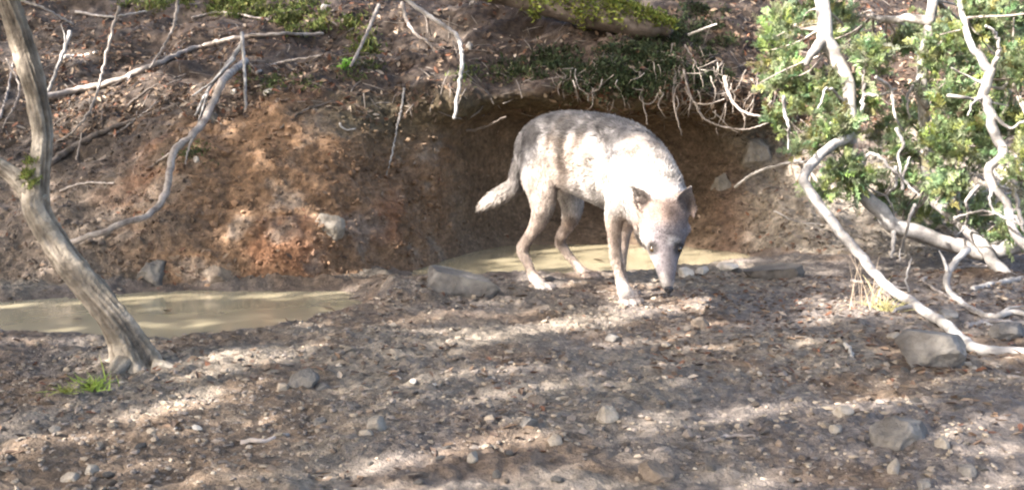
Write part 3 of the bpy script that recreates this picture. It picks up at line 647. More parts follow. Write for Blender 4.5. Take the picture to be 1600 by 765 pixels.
for k, (lab, pts, r0, r1, mt) in enumerate((
    ('thin dark twig on the leaves above the dark root', [(200,168),(240,138),(290,118)], .008, .005, 'root_dark'),
    ('short brown stick lying low on the slope near the leaning trunk', [(95,300),(130,290),(180,286)], .007, .004, 'root'),
    ('crooked twig on the slope below the long branch', [(200,130),(212,112),(240,104),(262,84)], .006, .004, 'root'),
    ('pale twig lying on the slope at the left edge', [(0,190),(12,150),(22,100)], .009, .005, 'root'),
    ('pale broken stick near the top of the slope', [(120,20),(170,28),(230,20)], .010, .006, 'bark_pale'),
    ('brown twig crossing the slope right of the long branch', [(400,116),(440,100),(500,90)], .009, .005, 'root'),
    ('flat pale strip of bark on the upper slope', [(100,92),(128,90),(150,84)], .016, .010, 'stone_pale'),
    ('thin forked twig near the thick root', [(180,215),(225,180),(262,150)], .006, .003, 'root'),
    ('short twig standing on the dark root', [(120,250,5.2),(122,232,5.2),(128,208,5.2)], .005, .003, 'root'),
    ('curved twig lying on the slope by the small sprout', [(440,200),(478,175),(520,160)], .006, .004, 'root_dark'),
    ('thin stick lying under the top edge mid slope', [(300,30),(350,22),(420,34)], .010, .006, 'root'),
    ('pale sliver of wood on the red clay face', [(532,195),(540,203),(556,204)], .006, .004, 'bark_pale'),
    ('thin stick at far left leaning on the slope', [(10,92,6.3),(30,140,6.1),(5,200,5.9)], .006, .004, 'root'))):
    stick('stick', lab, 'stick', pts, r0, r1, M[mt], 7, .004, seed=60+k, lift=.010)
stick('root', 'pale forked root hanging from the bank top beside the animal', 'root', [(628,-6,5.9),(660,18,5.8),(690,38,5.7),(714,58,5.6),(722,92,5.45),(718,130,5.35),(710,186,5.25)], .013, .008, M['bark_pale'], 9, .004, seed=10)
stick('root', 'short pale root next to the hanging forked root', 'root', [(628,4,5.9),(634,28,5.85),(648,52,5.8),(668,66,5.75),(680,82,5.75)], .011, .005, M['root'], 8, .003, seed=11)
stick('root', 'thin wavy pale root running down the red clay face', 'root', [(630,140),(626,170),(618,205),(612,240),(602,278)], .007, .003, M['bark_pale'], 6, .003, seed=12, lift=.008)
stick('stick', 'pale straight stick leaning above the green sprout', 'stick', [(592,8,5.9),(572,55,5.7),(548,104,5.5)], .011, .007, M['root'], 7, .002, seed=13)
stick('root', 'thin brown root drooping under the overhang left of the animal', 'root', [(730,205,5.75),(755,200,5.7),(790,182,5.6)], .008, .004, M['root_dark'], 6, .004, seed=14)
# hanging roots under the overhang
hr = random.Random(5)
HANG = [([(935,105,5.75),(922,130,5.68),(918,158,5.66)], 'thin pale root forked above the rump'), ([(955,130,5.7),(958,160,5.66),(952,176,5.66)], '~short rootlet over the middle of the animal back'), ([(1000,112,5.72),(1003,150,5.66),(1012,195,5.62)], 'long thin root hanging behind the shoulders'),
        ([(1055,115,5.72),(1052,150,5.64),(1058,185,5.6),(1066,212,5.6)], 'curved thin root with hooked end under the overhang'), ([(1068,110,5.72),(1076,140,5.66),(1085,160,5.6),(1110,162,5.56),(1132,155,5.55)], 'pale root looping sideways under the overhang'),
        ([(1132,120,5.75),(1140,150,5.65),(1158,172,5.55),(1190,182,5.5),(1222,178,5.5)], 'thick pale root bending right out of the overhang'), ([(1158,172,5.55),(1165,190,5.52),(1160,205,5.5)], '~fine rootlet below the looping root'),
        ([(1085,160,5.6),(1100,185,5.6),(1130,198,5.6),(1165,202,5.58),(1200,192,5.5)], 'long thin root swinging low towards the bush'), ([(1070,70,5.9),(1090,105,5.75),(1098,130,5.68)], '~short straight rootlet left of the looping root'), ([(985,120,5.7),(978,148,5.66),(984,170,5.64)], '~fine rootlet just behind the long thin hanging root'), ([(1030,125,5.7),(1034,150,5.66),(1028,165,5.64)], '~short rootlet above the withers'),
        ([(905,118,5.7),(900,140,5.66),(904,160,5.66)], '~fine rootlet left of the forked root'), ([(1165,110,5.8),(1150,140,5.7),(1128,150,5.65)], '~crooked rootlet above the thick pale root'), ([(880,120,5.7),(872,138,5.68),(874,150,5.66)], '~leftmost fine rootlet over the rump'), ([(1110,120,5.75),(1118,145,5.68),(1112,168,5.64)], '~fine rootlet right of the hooked root')]
for k, (pts, lab) in enumerate(HANG):
    fine = lab[0] == '~'; lab = lab.strip('~'); big = 'thick' in lab and not fine
    stick('hanging_root', lab, 'root', pts, .011 if big else (.0042 if fine else .006), .0018 if fine else .003, M['twig'] if fine else M['root'], 6, .003, group='roots hanging under the overhang', seed=80+k)
stick('stick', 'pale stick crossing the ivy at the top of the overhang', 'stick', [(1075,55,6.0),(1100,45,5.95),(1120,38,5.9)], .008, .005, M['bark_pale'], 7, .002, seed=15)
stick('stick', 'pale thin stick poking out of the bank right of the animal', 'stick', [(1148,292,5.5),(1180,270,5.4),(1225,256,5.25),(1270,252,5.1)], .008, .006, M['bark_pale'], 7, .003, seed=16)

# ------------------------------------------------------------------ pale branches and bushy trees at right
jun_groups = {}
def jtree(name, label, pts, radii, forks, seed):
    P = np.array([at(*p) for p in pts]); o0 = P[0].copy(); o0[2] = min(o0[2], 0.0)
    root = thing(name, label, 'tree', o0); V, f = merge([tube_geo(P, radii, sides=14, rough=.10, nsc=14, wob=.006, seed=seed, ridges=.25)]); obj('trunk', mesh_np('trunk', V-o0, f), M['bark_pale'], root)
    for k, (fp, r) in enumerate(forks):
        P2 = np.array([at(*p) for p in fp]); V, f = merge([tube_geo(P2, np.linspace(r, r*.5, len(P2)), sides=9, rough=.12, nsc=20, wob=.006, seed=seed+5+k)]); obj('limb', mesh_np('limb', V-o0, f), M['bark_pale'], root)
    return root, o0
JA = jtree('juniper_tree', 'pale trunk with a bright fork rising through green sprays at the right', [(1680,372,4.55),(1600,378,4.6),(1540,392,4.65),(1475,380,4.7),(1430,362,4.7),(1392,350,4.7),(1365,318,4.72),(1340,290,4.75),(1330,240,4.8),(1328,180,4.8),(1326,130,4.82),(1308,92,4.85),(1290,60,4.85),(1285,10,4.9),(1278,-60,4.95),(1270,-200,5.0),(1290,-420,5.0)],
    [.050,.046,.040,.036,.036,.036,.034,.032,.031,.031,.031,.034,.038,.032,.030,.02,.015],
    [([(1290,62,4.85),(1276,74,4.82),(1268,84,4.8),(1262,100,4.8)], .026), ([(1328,180,4.8),(1310,150,4.75),(1290,140,4.7),(1280,170,4.66)], .008), ([(1392,350,4.7),(1396,375,4.66),(1392,402,4.62)], .013), ([(1335,285,4.76),(1360,240,4.66),(1400,270,4.6),(1436,305,4.55)], .010), ([(1410,295,4.58),(1414,262,4.58),(1422,245,4.58)], .008), ([(1330,215,4.8),(1345,180,4.75),(1352,110,4.75),(1356,60,4.7)], .010), ([(1350,148,4.75),(1378,148,4.7),(1400,140,4.7)], .009)], 20)
JB = jtree('juniper_tree', 'upright lilac-grey trunk with a crooked foot among green sprays', [(1680,470,4.25),(1600,446,4.4),(1565,425,4.5),(1535,385,4.6),(1502,348,4.7),(1462,312,4.8),(1447,265,4.85),(1446,200,4.87),(1442,120,4.9),(1448,70,4.9),(1456,20,4.92),(1462,-40,4.95),(1475,-200,5.0),(1450,-400,5.0)],
    [.036,.032,.028,.026,.024,.024,.025,.025,.025,.024,.024,.022,.018,.014],
    [([(1456,36,4.9),(1420,28,4.95),(1390,30,5.0),(1362,26,5.05)], .024), ([(1442,115,4.9),(1425,135,4.85),(1418,160,4.8),(1420,185,4.8)], .009), ([(1502,348,4.7),(1497,310,4.68),(1498,280,4.66)], .012), ([(1447,280,4.85),(1490,275,4.7),(1530,272,4.62)], .008)], 40)
JC = jtree('juniper_tree', 'knotty bleached stem curling up at the right edge', [(1660,410,4.2),(1605,385,4.3),(1578,345,4.35),(1572,315,4.38),(1550,292,4.4),(1548,262,4.42),(1568,240,4.45),(1556,215,4.5),(1546,175,4.52),(1538,150,4.54),(1546,118,4.55),(1530,85,4.56),(1518,70,4.58),(1500,-20,4.7),(1510,-260,4.8)],
    [.024,.021,.017,.016,.017,.018,.020,.022,.022,.023,.022,.018,.014,.011,.008],
    [([(1546,118,4.55),(1560,85,4.5),(1556,55,4.48),(1540,40,4.46)], .010), ([(1550,268,4.42),(1580,290,4.38),(1592,330,4.35),(1600,352,4.33)], .012), ([(1572,315,4.38),(1590,345,4.34),(1610,375,4.3)], .010), ([(1538,150,4.54),(1520,160,4.5),(1512,180,4.48)], .007), ([(1550,292,4.4),(1546,310,4.36),(1552,330,4.34)], .008), ([(1546,175,4.52),(1580,200,4.45),(1610,180,4.4)], .008)], 50)
stick('branch', 'long white dead branch with a sharp elbow reaching down to the grey rock', 'branch', [(1330,212,4.72),(1303,226,4.62),(1280,243,4.55),(1256,276,4.48),(1268,303,4.40),(1300,345,4.28),(1336,390,4.15),(1380,440,3.95),(1432,478,3.75),(1482,512,3.46),(1508,534,3.22),(1535,546,3.13),(1600,551,3.08),(1690,554,3.02)], .021, .016, M['bark_pale'], 12, .004, .08, seed=22,
      forks=[[(1432,478,3.75),(1405,482,3.72),(1395,488,3.70),.010]])
stick('branch', 'thin crooked white branch near the ground at the right edge', 'branch', [(1512,388,4.1),(1494,408,4.05),(1480,432,4.0),(1484,456,3.95),(1520,484,3.76),(1556,494,3.64),(1585,488,3.66),(1640,494,3.6)], .013, .009, M['bark_pale'], 9, .003, seed=23,
      forks=[[(1481,425,4.0),(1474,405,4.05),(1468,392,4.1),.008],[(1556,494,3.64),(1580,480,3.68),(1600,478,3.7),.007]])
for k, (lab, pts, r0, r1, mt) in enumerate((
    ('pale log lying behind the crooked branch at right', [(1505,380,4.9),(1560,372,4.9),(1660,360,4.9)], .030, .024, 'root'),
    ('long pale stick on the ground under the right trunks', [(1520,455),(1570,442),(1640,430)], .013, .009, 'bark_pale'),
    ('thin stick lying flat behind the grey rock', [(1510,512),(1550,505),(1640,512)], .011, .008, 'root'),
    ('greyish stick on the ground left of the crooked branch', [(1330,440),(1375,446),(1420,452)], .007, .005, 'root'),
    ('bleached twig leaning on the bank below the green sprays', [(1210,330),(1240,345),(1290,352)], .005, .003, 'bark_pale'),
    ('thin twig crossing the upper right sprays', [(1600,352,4.2),(1540,330,4.35),(1490,340,4.5)], .006, .004, 'bark_pale'),
    ('upright thin twig rising at the right of the crooked branch', [(1420,455,4.05),(1416,430,4.05),(1424,404,4.05)], .005, .003, 'bark_pale'),
    ('grey stick slanting behind the crooked white branch', [(1440,440),(1500,420),(1560,418)], .010, .006, 'root'),
    ('thin pale stick lying between the crooked branch and the grey slab', [(1530,505),(1570,518),(1620,520)], .009, .006, 'bark_pale'),
    ('short twig lying just behind the white dead branch foot', [(1440,440),(1465,455),(1490,470)], .006, .004, 'root'),
    ('slim brown twig in the foreground at right', [(1100,690),(1140,683),(1180,684)], .005, .003, 'root'),
    ('short pale twig lying in the middle of the bare ground', [(598,583),(612,587),(626,594)], .005, .003, 'bark_pale'),
    ('thin brown stick lying flat in the left foreground', [(375,694),(410,690),(450,682)], .007, .004, 'root'),
    ('short white twig beside the dry grass stems', [(1322,540),(1328,550),(1332,560)], .006, .005, 'stone_pale'))):
    stick('stick', lab, 'stick', pts, r0, r1, M[mt], 8, .004, seed=120+k, lift=r0*.6)

rb = np.random.default_rng(71)
for (root, o0), spots in ((JA, [(1225,150),(1300,190),(1345,230),(1368,120)]), (JB, [(1480,150),(1490,220),(1400,200),(1430,320),(1400,260)]), (JC, [(1580,120),(1520,200),(1560,320),(1530,290),(1595,300)])):
    for (px, py) in spots:
        Y = rb.uniform(4.4, 4.75); P = [at(px, py, Y)]; a_ = rb.uniform(-2.6, -.5)
        for k in range(4): a_ += rb.normal(0, .5); d = rb.uniform(16, 30); px, py = px+math.cos(a_)*d, py+math.sin(a_)*d*-1; P.append(at(px, py, Y+rb.normal(0, .04)))
        V, f = merge([tube_geo(np.array(P), np.linspace(.0085, .003, 5), sides=7, rough=.12, wob=.002, seed=int(px))]); obj('twig', mesh_np('twig', V-o0, f), M['bark_pale'], root)
# foliage sprays
def spray_cloud(clumps, origin, seed, base=(.165, .208, .105)):
    """clumps: (px,py,rx,ry,Y,n) ; every spray is a curved twig with needles both sides"""
    r = np.random.default_rng(seed); VV, CC = [], []; K = 34
    for (px, py, rx, ry, Y, n) in clumps:
        n = int(n*1.35); c = at(px, py, Y); s = Y/F; d = r.normal(size=(n, 3)); d = unit(d)*(r.random((n, 1))**.45)
        # lobes inside the clump so that gaps stay between them
        nl = max(4, n//14); lob = unit(r.normal(size=(nl, 3)))*(r.random((nl, 1))**.5)*np.array([1, 1, 1]); d = d*.42+lob[r.integers(0, nl, n)]*.8
        P = c+d*np.array([rx*s, max(rx, ry)*s*.9, ry*s])
        ax = unit(d*.5+np.array([-.1, -.35, .55])+r.normal(0, .55, (n, 3))); L = r.uniform(.05, .10, n)
        sd = unit(np.cross(ax, r.normal(size=(n, 3)))); nn = np.cross(ax, sd)
        t = np.linspace(0.05, 1, K)
        pos = P[:, None]+ax[:, None]*(t[None, :, None]*L[:, None, None])+nn[:, None]*((t**2)[None, :, None]*.012)+np.array([0, 0, -1])*((t**2)[None, :, None]*.012)
        sgn = np.where(np.arange(K) % 2 == 0, 1, -1)[None, :, None]
        nd = unit(ax[:, None]*.75+sd[:, None]*sgn*.8+r.normal(0, .35, (n, K, 3)))
        nl_ = (.030*(1-.55*t)[None, :]*r.uniform(.7, 1.3, (n, K)))[..., None]
        sw = unit(np.cross(nd, nn[:, None]+r.normal(0, .3, (n, K, 3))))*.0024
        a_ = pos-sw*.5; b_ = pos+sw*.5; m1 = pos+nd*nl_*.6+sw; m0 = pos+nd*nl_*.6-sw; tp_ = pos+nd*nl_
        VV.append(np.stack([a_, b_, m1, m0, tp_], 2).reshape(-1, 3))
        col = np.asarray(base)[None]*(1+.22*r.normal(size=(n, 1)))*np.array([1, 1, 1])*(1+r.normal(0, .10, (n, 3))); yel = r.random((n, 1)) < .15; col = np.where(yel, col*np.array([1.35, 1.2, .8]), col)
        CC.append(np.repeat(np.clip(col, .01, .5), K*5, 0))
    V = np.vstack(VV); b = np.arange(len(V)//5)*5
    return V-origin, [np.stack([b, b+1, b+2, b+3], 1), np.stack([b+3, b+2, b+4], 1)], np.vstack(CC)
def twigs_to(clumps, src, origin, seed):
    r = np.random.default_rng(seed); g = []
    for (px, py, rx, ry, Y, n) in clumps:
        c = at(px, py, Y); s_ = src[np.argmin(np.linalg.norm(src-c, axis=1))]
        for k in range(4):
            e = c+r.normal(0, 1, 3)*np.array([rx, rx, ry])*Y/F*.6; m = (s_+e)/2+r.normal(0, .02, 3); g.append(tube_geo(np.array([s_, m, e]), [.006, .0045, .002], sides=5, n=10, wob=.004, seed=seed+k))
    V, f = merge(g); return V-origin, f
CA = [(1222,60,34,66,5.1,120),(1240,130,44,40,5.0,150),(1285,165,42,42,4.85,120),(1222,190,28,28,5.0,40),(1350,90,26,48,4.75,80),(1310,215,42,36,4.72,100),(1325,262,40,34,4.66,100),(1300,30,40,30,5.1,50),(1262,225,24,20,4.8,30),(1350,160,30,30,4.9,50),(1280,300,26,20,4.7,30)]
CB = [(1470,80,42,46,4.85,110),(1400,70,40,38,5.2,60),(1490,165,44,48,4.75,120),(1488,232,42,46,4.7,130),(1400,225,40,40,4.9,70),(1470,295,40,32,4.65,70),(1390,290,34,26,4.8,45),(1430,180,30,50,5.2,70),(1530,330,46,26,4.7,60),(1420,330,40,22,5.1,40)]
CBK = [(1230,40,40,40,5.7,90),(1310,70,50,50,5.8,60),(1480,50,60,50,6.0,110),(1560,90,60,60,6.0,120),(1540,230,60,60,5.7,70),(1470,330,60,30,5.4,80),(1590,330,50,40,5.4,60)]
CB = CB+CBK
CC_ = [(1535,35,55,36,4.7,130),(1590,100,36,60,4.6,110),(1575,30,40,40,4.9,70),(1575,185,34,44,4.75,80),(1530,225,36,44,4.7,80),(1592,265,30,40,4.4,50),(1640,150,40,120,4.5,120),(1560,360,40,24,4.6,40),(1510,110,40,30,5.1,60)]
for (root, o0), cl, sd_ in ((JA, CA, 1), (JB, CB, 2), (JC, CC_, 3)):
    up_ = [(cl[0][0]+dx, -90+dy, 60, 60, 4.9+dd, 60) for dx, dy, dd in ((-40, 0, .2), (40, -60, -.2), (120, 0, 0), (0, -160, 0))]      # goes on above the frame
    cl = cl+up_
    src = np.concatenate([np.array([v.co for v in ch.data.vertices])[::17] for ch in root.children])+o0
    V, f, c = spray_cloud(cl, o0, sd_*11); cr = obj('crown', mesh_np('crown', V, f, c, False), M['leaf'], root)
    V, f = twigs_to(cl, src, o0, sd_); obj('twigs', mesh_np('twigs', V, f), M['root'], root)['kind'] = 'stuff'

# ------------------------------------------------------------------ rocks and stones
def rock(label, px, py, wpx, hpx, mat, seed, sink=.35, dz=1.0, rot=None, ang=.8, name='rock', lv=3, group=None, slope=None):
    """sits where its foot (px, py) meets the terrain; wpx/hpx are its width and height in the picture"""
    p, n = hit(px, py); s = p[1]/F; w = wpx*s/2; h = hpx*s/2
    V, f = rock_geo((w*1.12, w*.8*dz, h*(1.15+sink)), seed, lv, ang); V = rotz(V, 0.0 if rot is None else rot)
    if slope is not None: V[:, 2] = np.minimum(V[:, 2], h*(slope[0]-slope[1]*V[:, 0]/w)*(1+.03*fbm(V, 25, 2, seed)))
    c = p+np.array([0, w*.45*dz, h*(1-sink)*.62])
    o = obj(name, mesh_np(name, V, f, None, lv >= 4), M[mat], None, c); tag(o, label, 'rock' if name == 'rock' else 'stone', group); return o
ROCKS = [('blocky grey rock between the two pools', 720, 456, 118, 56, 'stone', 1, .5), ('low dark brown rock right of the animal', 1212, 434, 92, 32, 'stone_dark', 2, .5), ('large flat-topped grey rock under the white dead branch', 1460, 572, 108, 74, 'stone', 5, .3), ('squat greenish block of stone in the right foreground', 1416, 696, 92, 56, 'stone', 21, .3),
         ('brown block of stone in the bank above the long puddle', 338, 438, 68, 32, 'stone_brown', 6, .3), ('pale rounded stone stuck in the red clay face', 512, 366, 50, 36, 'stone_earth', 7, .3), ('dull grey stone low in the bank by the long puddle', 232, 438, 60, 34, 'stone', 8, .4), ('pale grey boulder bedded in the bank under the bush', 1184, 250, 46, 34, 'stone_earth', 29, .7), ('rough pale stone in the bank behind the shoulder', 1128, 296, 30, 26, 'stone_earth', 30, .8),
         ('round flattish stone on the bare ground left of centre', 472, 604, 50, 28, 'stone', 11, .4), ('angular pale chip of stone in the middle foreground', 950, 660, 34, 28, 'stone_earth', 13, .3), ('mossy greenish stone at the bottom right of centre', 1028, 752, 56, 32, 'stone_brown', 14, .4), ('grey stone slab at the right edge behind the branch', 1580, 530, 60, 28, 'stone', 15, .4)]
for k, (lab, px, py, w, h, mt, sd, sk) in enumerate(ROCKS): rock(lab, px, py, w, h, mt, 300+sd, sk, lv=4 if w > 40 else 3, slope={0: (.62, .42), 1: (.6, -.3), 2: (.98, .1), 3: (.98, .3)}.get(k))
STONES = [('small oval stone beside the round flattish stone', 503, 609, 22, 12, 'stone'), ('pale stone standing in the left half of the foreground', 588, 672, 36, 26, 'stone_earth'), ('white pebble cluster stone by the pool right of the nose', 1072, 432, 26, 16, 'stone_pale'), ('white flat stone at the right pool edge', 1098, 428, 24, 14, 'stone_pale'), ('long white stone further along the pool edge', 1140, 422, 40, 12, 'stone_pale'),
          ('orange-brown stone in the dappled ground right of the paw', 1096, 512, 28, 18, 'stone_brown'), ('white stone among leaves beside the hanging root', 733, 76, 14, 12, 'stone_pale'), ('white pebble on the slope near the thick root', 364, 148, 10, 10, 'stone_pale'), ('pale greenish stone in the bank beside the thick root', 334, 190, 20, 16, 'stone'), ('small white pebble on the red clay face', 306, 253, 10, 10, 'stone_pale'), ('pale pebble under the green sprout', 420, 147, 18, 10, 'stone_pale'), ('pale flat pebble above the green sprout', 508, 16, 20, 10, 'stone_pale'),
          ('white stone in the bottom left corner', 108, 752, 34, 14, 'stone_earth'), ('grey-white stone just right of the bottom left one', 142, 740, 26, 16, 'stone_earth'), ('small pale stone in front of the greenish block', 1474, 702, 22, 24, 'stone_earth'), ('grey oval pebble left of the greenish block', 1308, 676, 24, 14, 'stone_earth'), ('flat stone at the bottom edge far right', 1512, 742, 32, 18, 'stone'), ('small pale stone at the bottom right', 1398, 738, 20, 26, 'stone_earth'), ('grey stone chip near the bottom right edge', 1445, 762, 26, 14, 'stone'), ('pale stone near the white dead branch end', 1398, 528, 22, 10, 'stone_earth'), ('flat pale stone under the crooked white branch', 1486, 498, 40, 14, 'stone_earth'), ('pale flat slab in the dapple left of the greenish block', 1318, 648, 34, 16, 'stone_earth'),
          ('dim grey pebble near the middle of the bare ground', 826, 666, 28, 18, 'stone'), ('pale stone in the sunlit strip below centre', 738, 722, 24, 18, 'stone_earth'), ('second pale stone in the sunlit strip, upper one', 868, 694, 22, 18, 'stone_earth'), ('dark flat stone right of centre on bare ground', 885, 566, 26, 10, 'stone_brown'), ('dark stone on bare ground below the paw', 840, 632, 30, 14, 'stone_brown'), ('faint grey stone below the long puddle', 500, 664, 20, 14, 'stone'), ('pale rounded stone in front of the front paw', 955, 532, 30, 12, 'stone')]
for k, (lab, px, py, w, h, mt) in enumerate(STONES): rock(lab, px, py, w, h, mt, 400+k, .3, lv=2, name='stone', rot=k*1.3)
# pebbles lying about, each its own thing, described by the nearest landmark
LM = [('the round flattish stone', 472, 600), ('the angular pale chip of stone', 950, 655), ('the greenish block of stone', 1416, 690), ('the grey rock under the white branch', 1462, 560), ('the foot of the leaning trunk', 218, 585), ('the front paw', 985, 478), ('the near hind paw', 852, 452), ('the end of the long puddle', 540, 490), ('the blocky grey rock', 718, 455), ('the low dark brown rock', 1212, 435), ('the pale stone standing in the left foreground', 588, 672), ('the white stones in the bottom left corner', 120, 750), ('the dry grass stems', 1372, 475), ('the mossy stone at the bottom edge', 1028, 755), ('the pale stone of the sunlit strip', 738, 722), ('the near shore of the long puddle', 300, 530), ('the slim brown twig', 1140, 684), ('the orange-brown stone', 1096, 512), ('the dark stone below the paw', 840, 632)]
pr = np.random.default_rng(12); pmesh = []
for k in range(6):
    V, f = rock_geo((1, .8, .55), 500+k, 1, .8); pmesh.append({})
    for m in ('stone', 'stone_pale', 'stone_brown'):
        me = mesh_np('pebble', V, f, None, False); me.materials.append(M[m]); pmesh[-1][m] = me
n_p = 0; used = set(); tries = 0
while n_p < 110 and tries < 4000:
    tries += 1
    px, py = pr.uniform(5, 1595), 445+315*pr.random()**.8
    p, n = hit(px, py)
    if n[2] < .6 or p[2] < WZ+.01 or p[1] > 5.2: continue
    mt = pr.choice(['stone', 'stone_pale', 'stone_brown'], p=[.5, .1, .4]); s = pr.uniform(.007, .014)
    nm_, lx, ly = min(LM, key=lambda q_: (q_[1]-px)**2+4*(q_[2]-py)**2); dx, dy = px-lx, (py-ly)*2
    where = ('right of' if dx > 0 else 'left of') if abs(dx) > abs(dy) else ('in front of' if dy > 0 else 'behind')
    far_ = 'just ' if math.hypot(dx, dy) < 60 else ('well ' if math.hypot(dx, dy) > 130 else '')
    lab = '%s %s pebble lying %s%s %s' % ('tiny' if s < .011 else 'small', {'stone': 'grey', 'stone_pale': 'whitish', 'stone_brown': 'brown'}[mt], far_, where, nm_)
    if lab in used: continue
    used.add(lab)
    o = obj('pebble', pmesh[pr.integers(0, 6)][mt], None, None, p+np.array([0, 0, s*.1])); o.scale = (s*1.15, s, s*pr.uniform(.7, 1.1)); o.rotation_euler = (pr.normal(0, .2), pr.normal(0, .2), pr.uniform(0, 6.28))
    tag(o, lab, 'pebble', 'pebbles strewn over the bare ground'); n_p += 1
def scatter_lumps(name, P, Nn, size, cols, label, seed, flat=.6):
    r = np.random.default_rng(seed); base, Fc = ico(0); n = len(P); k = len(base)
    J = base[None]*(1+r.normal(0, .22, (n, k, 1))); J[..., 2] *= flat; J = J*(size[:, None, None]*r.uniform(.7, 1.3, (n, 1, 3)))
    a = r.uniform(0, 6.28, n); ca, sa = np.cos(a)[:, None], np.sin(a)[:, None]
    X = J[..., 0]*ca-J[..., 1]*sa; Yv = J[..., 0]*sa+J[..., 1]*ca
    V = np.stack([X, Yv, J[..., 2]], -1)+(P+Nn*size[:, None]*.15)[:, None]
    f = (Fc[None]+np.arange(n)[:, None, None]*k).reshape(-1, 3)
    return tag(obj(name, mesh_np(name, V.reshape(-1, 3), f, np.repeat(cols, k, 0), False), M['gravel']), label, kind='stuff')
def ground_scatter(n, pyr, seed, pxr=(-60, 1660)):
    r = np.random.default_rng(seed); Y0, Y1 = 1201/(pyr[1]-170), 1201/(pyr[0]-170); y = r.uniform(Y0, Y1, n*2); x = r.uniform(-1, 1, n*2)*y*.56+.02*y
    P = np.column_stack([x, y]); z, sd = ground_z(P); ok = (sd > .02); P = np.column_stack([P, z])[ok][:n]
    return P
P = ground_scatter(20000, (440, 790), 31); r = np.random.default_rng(3); dens = fbm(P*np.array([1, 1, 0]), 2.5, 3, 90); P = P[dens+r.normal(0, .3, len(P)) > -.15]
sz = r.gamma(1.6, .0017, len(P))+.0018; base = np.array([[.135, .113, .095], [.19, .155, .115], [.105, .08, .06], [.24, .205, .16]])[r.choice(4, len(P), p=[.48, .28, .2, .04])]
scatter_lumps('gravel', P, np.tile([[0, 0, 1.]], (len(P), 1)), sz, base*r.uniform(.75, 1.25, (len(P), 1)), 'fine crumbs of earth and gravel over the bare ground', 5)
# clods on the bank face
def bank_scatter(n, trange, pxrange, seed, cond=None):
    r = np.random.default_rng(seed); u_ = r.uniform(pxrange[0], pxrange[1], n); ii = np.clip(np.searchsorted(bpx, u_), 0, nb-1); tv = r.uniform(trange[0], trange[1], n); jj = np.clip(np.searchsorted(tt, tv), 0, nr-1)
    nn = nrm[ii, jj]; nn = np.where(nn[:, 1:2] > 0, nn, nn); return BV[ii, jj]+r.normal(0, .006, (n, 3)), nn, bc[ii, jj]
P, nn, cc = bank_scatter(16000, (1, 5), (-150, 1700), 8); r = np.random.default_rng(4)
k_ = ~((to_px(P)[0] > 690) & (to_px(P)[0] < 1100)) | (r.random(len(P)) < .25); P, nn, cc = P[k_], nn[k_], cc[k_]
scatter_lumps('clods', P, nn, r.gamma(1.5, .0021, len(P))+.002, np.clip(cc*r.uniform(.65, 1.35, (len(P), 1)), .02, .6), 'loose crumbs of soil and small stones on the bank face', 6, .8)

# ------------------------------------------------------------------ leaf litter, moss, grass
def leaves_geo(P, Nn, size, cols, seed, tilt=.45):
    r = np.random.default_rng(seed); n = len(P); Nn = unit(Nn+r.normal(0, tilt, (n, 3))); a_ = unit(np.cross(Nn, r.normal(size=(n, 3)))); b_ = np.cross(Nn, a_); s = size[:, None]
    cur = r.uniform(-.1, .35, n)[:, None]; P = P+Nn*s*.12
    pts = [P-a_*s, P-a_*s*.3+b_*s*.42+Nn*s*cur, P+a_*s*.45+b_*s*.34+Nn*s*cur, P+a_*s*1.1+Nn*s*cur*.6, P+a_*s*.45-b_*s*.34+Nn*s*cur, P-a_*s*.3-b_*s*.42+Nn*s*cur, P+a_*s*.05]
    V = np.stack(pts, 1).reshape(-1, 3); b = np.arange(n)*7
    tri = np.concatenate([np.stack([b+i_, b+(i_+1) % 6, b+6], 1) for i_ in range(6)]); return V, tri, np.repeat(cols, 7, 0)
LC = np.array([[.15, .10, .066], [.21, .155, .11], [.095, .062, .043], [.135, .062, .036], [.32, .26, .20], [.06, .042, .032]])
P, nn, _ = bank_scatter(36000, (4.35, 7.6), (-200, 1800), 77); r = np.random.default_rng(9); ppx_, ppy_ = to_px(P)
dens = fbm(P, 2.8, 3, 91); ok = (dens+r.normal(0, .3, len(P)) > -.25) & ((ppx_ < 640) | (ppx_ > 1040) | (r.random(len(P)) < .45)); P, nn = P[ok], nn[ok]
V, t, c = leaves_geo(P, nn, r.uniform(.009, .026, len(P)), LC[r.choice(6, len(P), p=[.26, .17, .22, .13, .06, .16])]*r.uniform(.7, 1.25, (len(P), 1)), 10)
tag(obj('leaf_litter', mesh_np('leaf_litter', V, t, np.clip(c, .01, .7), False), M['litter']), 'brown fallen leaves covering the slope above the bank', kind='stuff')
P, nn, _ = bank_scatter(3600, (1.0, 4.4), (-200, 1700), 78); ppx_, ppy_ = to_px(P); ok = (ppx_ < 330) | (ppx_ > 1150) | (r.random(len(P)) < .16); P, nn = P[ok], nn[ok]
Pg = ground_scatter(6000, (425, 600), 79); gxp, gyp = to_px(Pg); ok = (gxp > 1020) | (r.random(len(Pg)) < .18); Pg = Pg[ok]; Pd = ground_scatter(2600, (470, 790), 83); dd_ = fbm(Pd*np.array([1, 1, 0]), 3.0, 3, 93); Pd = Pd[dd_ > .22]; Pg = np.vstack([Pg, Pd])
P = np.vstack([P, Pg]); nn = np.vstack([nn, np.tile([[0, 0, 1.]], (len(Pg), 1))])
V, t, c = leaves_geo(P, nn, r.uniform(.007, .018, len(P)), LC[r.choice(6, len(P), p=[.26, .2, .2, .17, .04, .13])]*r.uniform(.6, 1.1, (len(P), 1)), 11, .3)
tag(obj('leaf_litter', mesh_np('leaf_litter', V, t, np.clip(c, .01, .7), False), M['litter']), 'scattered leaf scraps on the bank face and near ground', kind='stuff')
